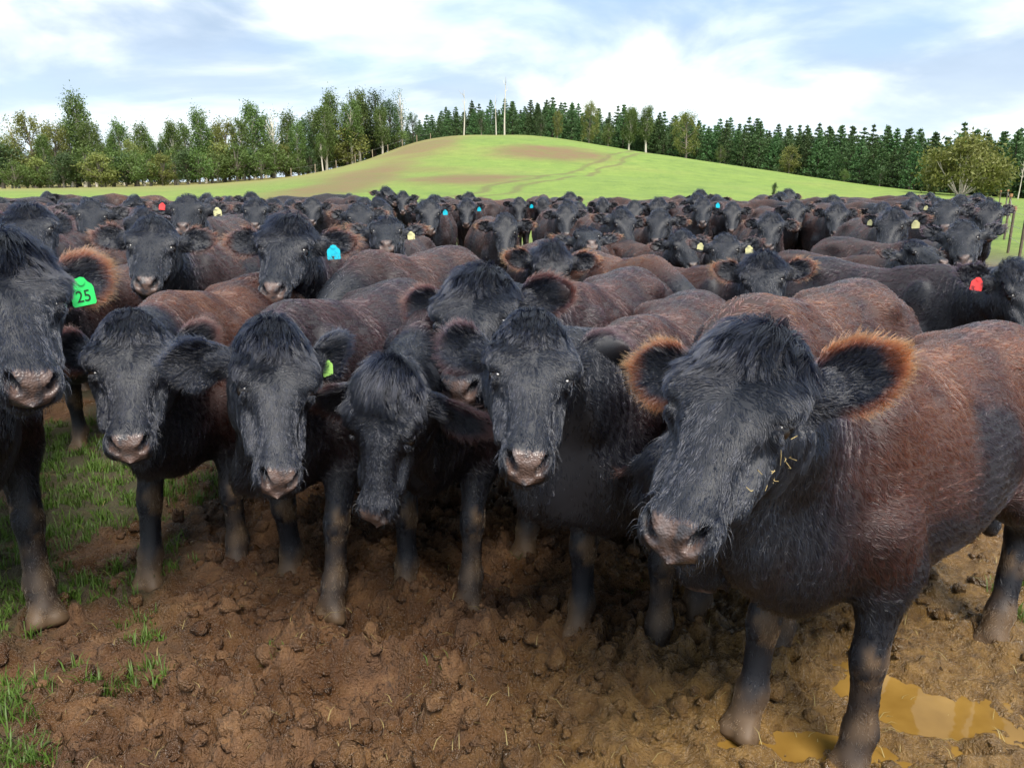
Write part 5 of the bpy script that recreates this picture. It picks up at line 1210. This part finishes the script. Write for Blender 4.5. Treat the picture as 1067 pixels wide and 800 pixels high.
def plant_left():
    cnt = {}
    for px, top, k, d in sorted(LEFT):
        i = cnt.get(k, 0); cnt[k] = i + 1; nm, lab, ms = NAMEK[k]; b = at_dist(px, d); h = height_for(top, b, px)
        plant(nm, ms[i % len(ms)], b - np.array([0, 0, 0.1]), h, lab + ', ' + ordinal(i), 'trees along the left edge of the paddock', wx={'E': 0.95, 'O': 1.1, 'D': 1.1, 'S': 0.9}[k])
    rs = np.random.RandomState(3)
    for i, px in enumerate(np.linspace(-8, 415, 34)):
        d = 112 + 30 * max(0, (px - 200) / 220) + rs.uniform(0, 8); b = at_dist(px, d)
        plant('bush', BSH[(1, 0, 1, 1, 2)[i % 5]], b - np.array([0, 0, 0.4]), rs.uniform(4.0, 7.5), 'low bushy undergrowth shrub below the left tree line, ' + ordinal(i), 'undergrowth below the left tree line', 'bush', wx=rs.uniform(1.0, 1.4))
    for i, px in enumerate(np.linspace(-14, 400, 26)):
        d = 132 + 26 * max(0, (px - 200) / 220) + rs.uniform(0, 6); b = at_dist(px, d)
        plant('bush', BSH[i % 2], b - np.array([0, 0, 0.6]), rs.uniform(5.0, 7.5), 'dark shrub filling the shade behind the left gum trunks, ' + ordinal(i), 'undergrowth behind the left tree line', 'bush', wx=rs.uniform(1.2, 1.6))
plant_left()
def plant_pines():
    rs = np.random.RandomState(9)
    PXS = [425, 530, 620, 720, 800, 870, 950, 1067, 1130]; DS = [172, 160, 153, 141, 129, 117, 102, 87, 80]
    n = 0; lab = 'young dark green pine in the plantation behind the hillside paddock'
    px = 428.0
    while px < 1115 and n < 296:
        d0 = np.interp(px, PXS, DS)
        for row in range(4):
            d = d0 + row * 2.6 + rs.uniform(-0.6, 0.6); q = px + rs.uniform(-2.5, 2.5); b = at_dist(q, d); h = rs.uniform(5.6, 8.6) * (1.0 if row else 0.9)
            if row >= 3 and rs.rand() < 0.5: continue
            plant('pine_tree', PIN[rs.randint(7)], b - np.array([0, 0, 0.1]), h, lab, 'pines of the plantation', wx=rs.uniform(0.9, 1.15)); n += 1
        px += 1.75 * 820 / d0 * (0.85 + 0.3 * rs.rand()) * 0.93
    # the rest of the wood, seen only as a dark mass between and above the front rows
    parts = []
    (tv, tq), (lv, lq) = pine_shape(55, 9, 6)
    for px in np.arange(430, 1150, 10.0):
        for row in range(4):
            d = np.interp(px, PXS, DS) + 17 + row * 4.5 + rs.uniform(-1, 1); b = at_dist(px + rs.uniform(-4, 4), d); h = rs.uniform(6.5, 8.4)
            parts.append((lv * h + b, lq))
    v, q = join(parts); tag(link('pine_wood', mesh_from('pine_wood', v, q, LEAF['pine'], smooth=False)), kind='stuff')
plant_pines()
def plant_single():
    g = 'single trees before the plantation'
    T = [(502, 114, 156, BSH[0], 'small round dark tree on the hilltop beside the bare poles', .8), (563, 119, 154, BSH[0], 'small dark tree right of the hilltop poles', .8), (580, 116, 153, OLV[1], 'light green narrow tree between the hilltop and the pines', .8),
         (613, 107, 150, OLV[0], 'tall pale-green gum at the edge of the pines on the upper slope', .9), (632, 126, 149, BSH[1], 'small round green tree beside the tall pale gum', .8), (654, 113, 147, EUC[2], 'left of two slim gums in front of the plantation', 1.0),
         (671, 111, 146, EUC[0], 'right of two slim gums in front of the plantation', 1.0), (712, 118, 140, OLV[0], 'large olive gum with a dense crown in front of the plantation', 1.15), (748, 149, 136, BSH[1], 'small round bush-like tree just right of the large olive gum', .7),
         (820, 150, 124, BSH[2], 'olive round-headed tree standing clear of the pines', 1.05), (878, 174, 113, BSH[1], 'lowest pale shrub at the foot of the pines', .9), (915, 172, 108, BSH[0], 'round dark shrub at the foot of the pines', 1.0), (946, 171, 104, BSH[0], 'dark shrub beside the big pale-branched tree', 1.0)]
    for px, top, d, ms, lab, wx in T:
        b = at_dist(px, d - 2.5); plant('tree' if d > 116 else 'shrub', ms, b - np.array([0, 0, 0.1]), height_for(top, b, px), lab, g, wx=wx)
    for px, top, d, ms, lab in ((484, 94, 150, DED[2], 'bare forked dead tree on the hilltop, left of the poles'), (517, 99, 151, DED[1], 'shorter bare grey pole of a dead tree on the hilltop'), (527, 82, 151, DED[0], 'tallest bare dead trunk standing on the hilltop')):
        b = at_dist(px, d); plant('dead_tree', ms, b, height_for(top, b, px), lab, 'dead trees on the hilltop', wx=1.0, crown='limb')
    # the wide tree with pale bare limbs at the right
    rs = np.random.RandomState(77); parts = []; crown = []
    for i in range(15):
        a = i * 0.45 + rs.rand() * 0.4; o = rs.uniform(0.15, 0.62); e = np.array([math.cos(a) * o, math.sin(a) * o, rs.uniform(0.34, 0.88) * (1 - 0.25 * o)])
        m = e * np.array([0.55, 0.55, 0.5]); s = np.array([math.cos(a), math.sin(a), 0]) * 0.05
        parts.append(tube([s, m, e], [0.015, 0.011, 0.004], 6))
        for q in range(3): parts.append(tube([m * 0.6 + e * 0.4, e + rs.randn(3) * 0.09], [0.006, 0.002], 5))
        lo_ = np.array([math.cos(a + 0.2) * 0.50, math.sin(a + 0.2) * 0.50, rs.uniform(0.16, 0.34)]); crown.append(blob_points(lo_, (0.17, 0.17, 0.13), 110, rs))
        r = rs.uniform(0.17, 0.26); crown.append(blob_points(e + np.array([0, 0, 0.06]), (r, r, r * 0.7), 330, rs))
    ms = (mesh_from('wide_trunk', *join(parts), BARK_PALE), mesh_from('wide_crown', *leaf_faces(np.concatenate(crown), 0.034, rs, 0.3), LEAF['olive'], smooth=False))
    b = at_dist(1000, 84); plant('spreading_tree', ms, b, height_for(139, b, 1000) * 1.02, 'wide spreading tree with pale bare limbs behind the right of the herd', g, wx=0.95)
    b = at_dist(1060, 80); plant('dead_tree', DED[2], b, height_for(168, b, 1060), 'thin pale bare stem at the far right before the pines', 'dead trees on the hilltop', crown='limb')
    b = at_dist(806, 70); p = pick(806, 207); plant('shrub', BSH[0], p, 1.1, 'tiny lone sapling in the green paddock above the herd', g, wx=.6)
plant_single()
# far ridge, the blue of distance haze painted into its forest colour
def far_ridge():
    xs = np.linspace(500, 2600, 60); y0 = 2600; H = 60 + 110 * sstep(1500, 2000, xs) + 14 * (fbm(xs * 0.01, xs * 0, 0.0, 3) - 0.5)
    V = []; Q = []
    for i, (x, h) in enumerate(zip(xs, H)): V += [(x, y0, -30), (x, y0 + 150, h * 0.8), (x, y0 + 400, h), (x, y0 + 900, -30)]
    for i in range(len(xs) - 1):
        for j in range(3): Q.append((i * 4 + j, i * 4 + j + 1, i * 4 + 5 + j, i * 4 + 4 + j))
    tag(link('hills', mesh_from('hills', np.array(V), np.array(Q)[:, ::-1], plain_mat('far_forest_hazed', (0.055, 0.10, 0.14), 0.9, bscale=0.01, var=0.2))), kind='structure')
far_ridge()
# ================================================================ fences
WOOD = plain_mat('post_wood', (0.24, 0.19, 0.13), 0.85, bump=0.5, bscale=9.0, var=0.4); STEEL = plain_mat('post_steel', (0.11, 0.085, 0.06), 0.6, var=0.4, bscale=14.0); WIRE = plain_mat('wire', (0.30, 0.29, 0.27), 0.45)
CAP = plain_mat('post_cap', (0.32, 0.16, 0.07), 0.6)
def fence(points, heights, label, mat, r, wires, cap=False):
    o = link('fence', None); o.location = points[0]; tag(o, label, 'fence'); O = np.array(points[0]); tops = []
    for p, h in zip(points, heights):
        p = np.array(p); lean = np.array([random.uniform(-.03, .03), random.uniform(-.03, .03), 1.0]) * h
        v, q = tube([p - O - np.array([0, 0, .3]), p - O + lean * 0.6, p - O + lean], [r, r, r * 0.95], 6)
        t = len(v); q = np.concatenate([q]); me = mesh_from('post', v, q, mat, smooth=False)
        po = link('post', me, o); tops.append(p - O + lean)
        if cap:
            v, q = tube([p - O + lean - np.array([0, 0, .05]), p - O + lean + np.array([0, 0, .03])], [r * 1.6, r * 1.5], 6); link('insulator', mesh_from('insulator', v, q, CAP), po)
    for k in wires:
        pts = [t * k + (np.array(p) - O) * (1 - k) for t, p in zip(tops, points)]
        v, q = tube(pts, [max(0.004, r * 0.07)] * len(pts), 4); link('wire', mesh_from('wire', v, q, WIRE), o)
    return o
fp = [pick(1061, 274), pick(1050, 264), pick(1046, 250), at_dist(1046, 34), at_dist(1040, 44)]
fence(fp, [height_for(219, fp[0], 1061), height_for(217, fp[1], 1050), 1.15, 1.1, 1.1], 'wire fence on thin rusty steel pickets at the right edge of the paddock', STEEL, 0.028, (0.35, 0.62, 0.9), cap=True)
def hill_fence():
    pts = [at_dist(px, d) for px, d in ((305, 112), (330, 118), (352, 123), (372, 128), (390, 132), (406, 136), (421, 140), (436, 144), (450, 147))]
    fence(pts, [1.1 + 0.3 * random.random() for _ in pts], 'old timber post fence along the left flank of the hill', WOOD, 0.08, (0.9,))
hill_fence()
# ================================================================ the herd
def T(side, color, **k): return dict(side=side, color=color, **k)
# name: (label, body rust, ear rust, tags)
INFO = {
 'H1': ('large black cow with rusty-fringed ears and brown flank standing nearest at right', 0.95, 1.0, ()),
 'H2': ('black cow in the middle of the front row staring straight at the camera', 0.45, 0.12, ()),
 'H3': ('black cow holding its head lowest in the front row, one ear drooping', 0.30, 0.15, ()),
 'H4': ('front-row black cow with a lime tag in its ear, left of the lowest head', 0.22, 0.0, (T('l', 'lime', s=0.09, b=-0.035, scale=0.75),)),
 'H5': ('brown-backed cow in the front row, second from the left', 0.95, 0.25, ()),
 'H6': ('black cow cut off by the left edge with green tag numbered 25', 0.30, 0.85, (T('l', 'green', text='25', s=0.080, b=-0.028, scale=1.15, off=0.055),)),
 'H7': ('black cow peering over behind the middle front-row cow, pale muzzle', 0.35, 0.25, ()),
 'M1': ('black cow facing us above the second front-row cow, brown fuzzy ears', 0.35, 0.45, ()),
 'M2': ('shaggy-headed black cow with a cyan tag in its ear', 0.35, 0.55, (T('l', 'cyan', s=0.10, b=-0.045),)),
 'M3': ('cow with a red tag in one ear and a yellow tag in the other', 0.4, 0.4, (T('r', 'red', s=0.11, b=0.0, scale=0.8), T('l', 'yellow', s=0.11, b=-0.03))),
 'M4': ('black cow lifting its bare grey nose to the camera, one rusty ear', 0.4, 0.8, (T('l', 'yellow', s=0.08, b=-0.045, scale=0.9),)),
 'M5': ('cow with tufted forehead and two orange-edged ears behind the peering cow', 0.6, 0.85, ()),
 'M6': ('cow with its nose raised highest, right of the tufted orange-eared cow', 0.7, 0.9, ()),
 'M7': ('cow with orange ear edges facing us behind the tufted orange-eared cow', 0.7, 0.9, ()),
 'M8': ('black cow with a broad forehead just behind the large right-hand cow', 0.5, 0.8, ()),
 'M9': ('black cow with yellow tags in both ears left of the broad-browed cow', 0.4, 0.3, (T('r', 'yellow', s=0.11, b=-0.01, scale=0.85), T('l', 'yellow', s=0.09, b=-0.045))),
 'M10': ('black cow with yellow tags in both ears at the right of the herd', 0.35, 0.5, (T('r', 'yellow', s=0.11, b=-0.02, scale=0.8), T('l', 'yellow', s=0.09, b=-0.035, scale=1.1))),
 'M11': ('black cow with wide-spread ears at the right, nearest the fence', 0.35, 0.1, ()),
 'M12': ('black cow with a bright red ear tag cut off by the right edge', 0.15, 0.05, (T('r', 'red', s=0.10, b=-0.035, scale=1.05),)),
 'M13': ('cow with one small white tag behind the wide-eared cow', 0.3, 0.2, (T('r', 'yellow', s=0.11, b=0.0, scale=0.7),)),
 'M14': ('untagged cow furthest right in the back of the herd', 0.3, 0.3, ()),
 'M15': ('cow with a rusty ear right of the raised nose, deep in the herd', 0.7, 0.8, ()),
 'M16': ('cow turned half aside next to the cow with two yellow tags', 0.6, 0.4, ()),
 'M17': ('far cow with raised head and a cyan tag, right of centre', 0.4, 0.2, (T('l', 'cyan', s=0.11, b=0.02),)),
 'M18': ('cow facing us behind and right of the broad-browed cow', 0.6, 0.6, ()),
 'M20': ('far cow with a cyan tag, rightmost of three near the centre', 0.5, 0.2, (T('l', 'cyan', s=0.12, b=-0.03),)),
 'M21': ('far cow with a cyan tag, middle of three near the centre', 0.5, 0.3, (T('l', 'cyan', s=0.10, b=-0.04),)),
 'M22': ('far cow with a cyan tag, leftmost of three near the centre', 0.5, 0.6, (T('l', 'cyan', s=0.09, b=-0.045),)),
 'M23': ('farthest black cow standing with its head above the herd left of centre', 0.3, 0.2, ()),
 'M24': ('far cow just above the raised nose, black ear to the right', 0.5, 0.2, ()),
 'M25': ('tiny far cow at the back of the herd right of the raised nose', 0.4, 0.3, ()),
 'M27': ('black cow with wide ears behind the cow tagged 25', 0.3, 0.15, ()),
 'M28': ('shaggy dark cow behind the left-edge cow, mostly hidden', 0.3, 0.2, ()),
 'M29': ('far cow between the raised nose and the far cyan-tagged cow', 0.5, 0.3, ()),
 'M30': ('far cow left of the right-hand cow with two yellow tags', 0.5, 0.7, ()),
 'M31': ('far cow with black ears above the broad-browed cow', 0.5, 0.2, ()),
 'M32': ('low-headed cow turned right in front of the right-hand yellow-tagged cow', 0.5, 0.4, ()),
 'M33': ('cow half hidden behind the cow that lifts its grey nose', 0.5, 0.7, ()),
 'M34': ('far cow between the red-tagged cow and the shaggy cyan-tagged cow', 0.5, 0.3, ()),
 'M35': ('far cow above the shaggy cyan-tagged cow', 0.5, 0.4, ()),
 'M36': ('cow looking to the right just behind the raised nose', 0.6, 0.7, ()),
 'M37': ('far cow above the left one of the two yellow-tagged cows', 0.5, 0.4, ()),
 'N1': ('grey-backed cow crossing behind the large right-hand cow, head hidden', 0.75, 0.4, ()),
 'N4': ('dark-backed cow in front of the one lifting its nose, head hidden', 0.45, 0.3, ()),
 'N5': ('rust-backed cow right of the tufted orange-eared cow, head hidden', 1.0, 0.5, ()),
}
def pose_of(v): return dict(zip(PK, v[4:]))
hero = CowShape(0.0072, 0.032, 165000, 1.0, seed=3)
mid = CowShape(0.013, 0.045, 52000, 1.5, seed=13, longer=1.05)
far = CowShape(0.019, 0.056, 13000, 2.7, seed=23, longer=1.15)
rsH = np.random.RandomState(31)
def straw_on(root, po):
    """chewed straw stuck to the cheek below the eye"""
    rs = np.random.RandomState(2); parts = []
    for i in range(14):
        sg = 1
        p = head_pt(rs.uniform(0.19, 0.36), rs.uniform(-0.06, 0.02), 0.118 - 0.22 * max(0, 0) ); u, v, w_ = head_uvw(p[None]); w0 = np.interp(u[0], HD_U, HD_W)
        p = head_pt(u[0], v[0], (w0 + 0.012)); a = nrm(rs.randn(3)) * np.array([1, 0.35, 1]); L = rs.uniform(0.006, 0.022)
        pts = np.array([p - a * L, p + rs.randn(3) * 0.003, p + a * L]); P = apply_pose(pts, pose_weights(pts), po); link('straw', mesh_from('straw', *tube(P, [0.0007, 0.0009, 0.0006], 4), STRAW_MAT), root)
def sink(x, y): return float(terrain(x, y)) - 0.068
for i, (k, v) in enumerate(POSES.items()):
    if k[0] == 'F': continue
    lab, rust, ear, tags = INFO[k]
    sh = hero if k[0] == 'H' else (mid if v[1] < 6.7 else far)
    po = pose_of(v); po['fat'] = 1.0 + 0.12 * (rsH.rand() - 0.5); po['hw'] = rsH.uniform(0.87, 1.08); po['hl'] = rsH.uniform(0.95, 1.10)
    root, _ = make_cow(sh, po, v[0], v[1], v[2], v[3], lab, 'cows of the herd', rust, ear, tags, k=i, z=sink(v[0], v[1]))
    if k == 'H1': straw_on(root, po)
# the rest of the herd: deeper cows share a few poses
fill = [(k, v) for k, v in POSES.items() if k[0] == 'F']
shared = {}
cls = {}
for k, v in fill:
    px = 533.5 + 820 * v[0] / (v[1] * math.cos(R(14)) + 0.3)
    rust = float(np.clip(rsH.normal(0.48, 0.28), 0.1, 1.0)); band = 'nearer' if v[1] < 7.5 else ('middle' if v[1] < 12.5 else 'farthest')
    c = (band, 'rust-brown backed' if rust > 0.6 else 'black-backed')
    cls.setdefault(c, []).append((px, k, v, rust))
for (band, tone), lst in cls.items():
    for i, (px, k, v, rust) in enumerate(sorted(lst)):
        lab = '%s untagged cow packed into the %s rows of the herd, %s' % (tone, band, ordinal(i))
        ear = float(rsH.uniform(0.1, 0.9))
        if v[1] < 5.6:
            make_cow(mid, pose_of(v), v[0], v[1], v[2], v[3], lab, 'cows of the herd', rust, ear, (), k=i, z=sink(v[0], v[1]))
        else:
            q = int(rsH.randint(7)); 
            if q not in shared: shared[q] = [pose_of(v), None]
            r, d = make_cow(far, shared[q][0], v[0], v[1], v[2], v[3], lab, 'cows of the herd', rust, ear, (), k=q, z=sink(v[0], v[1]), data=shared[q][1])
            shared[q][1] = d
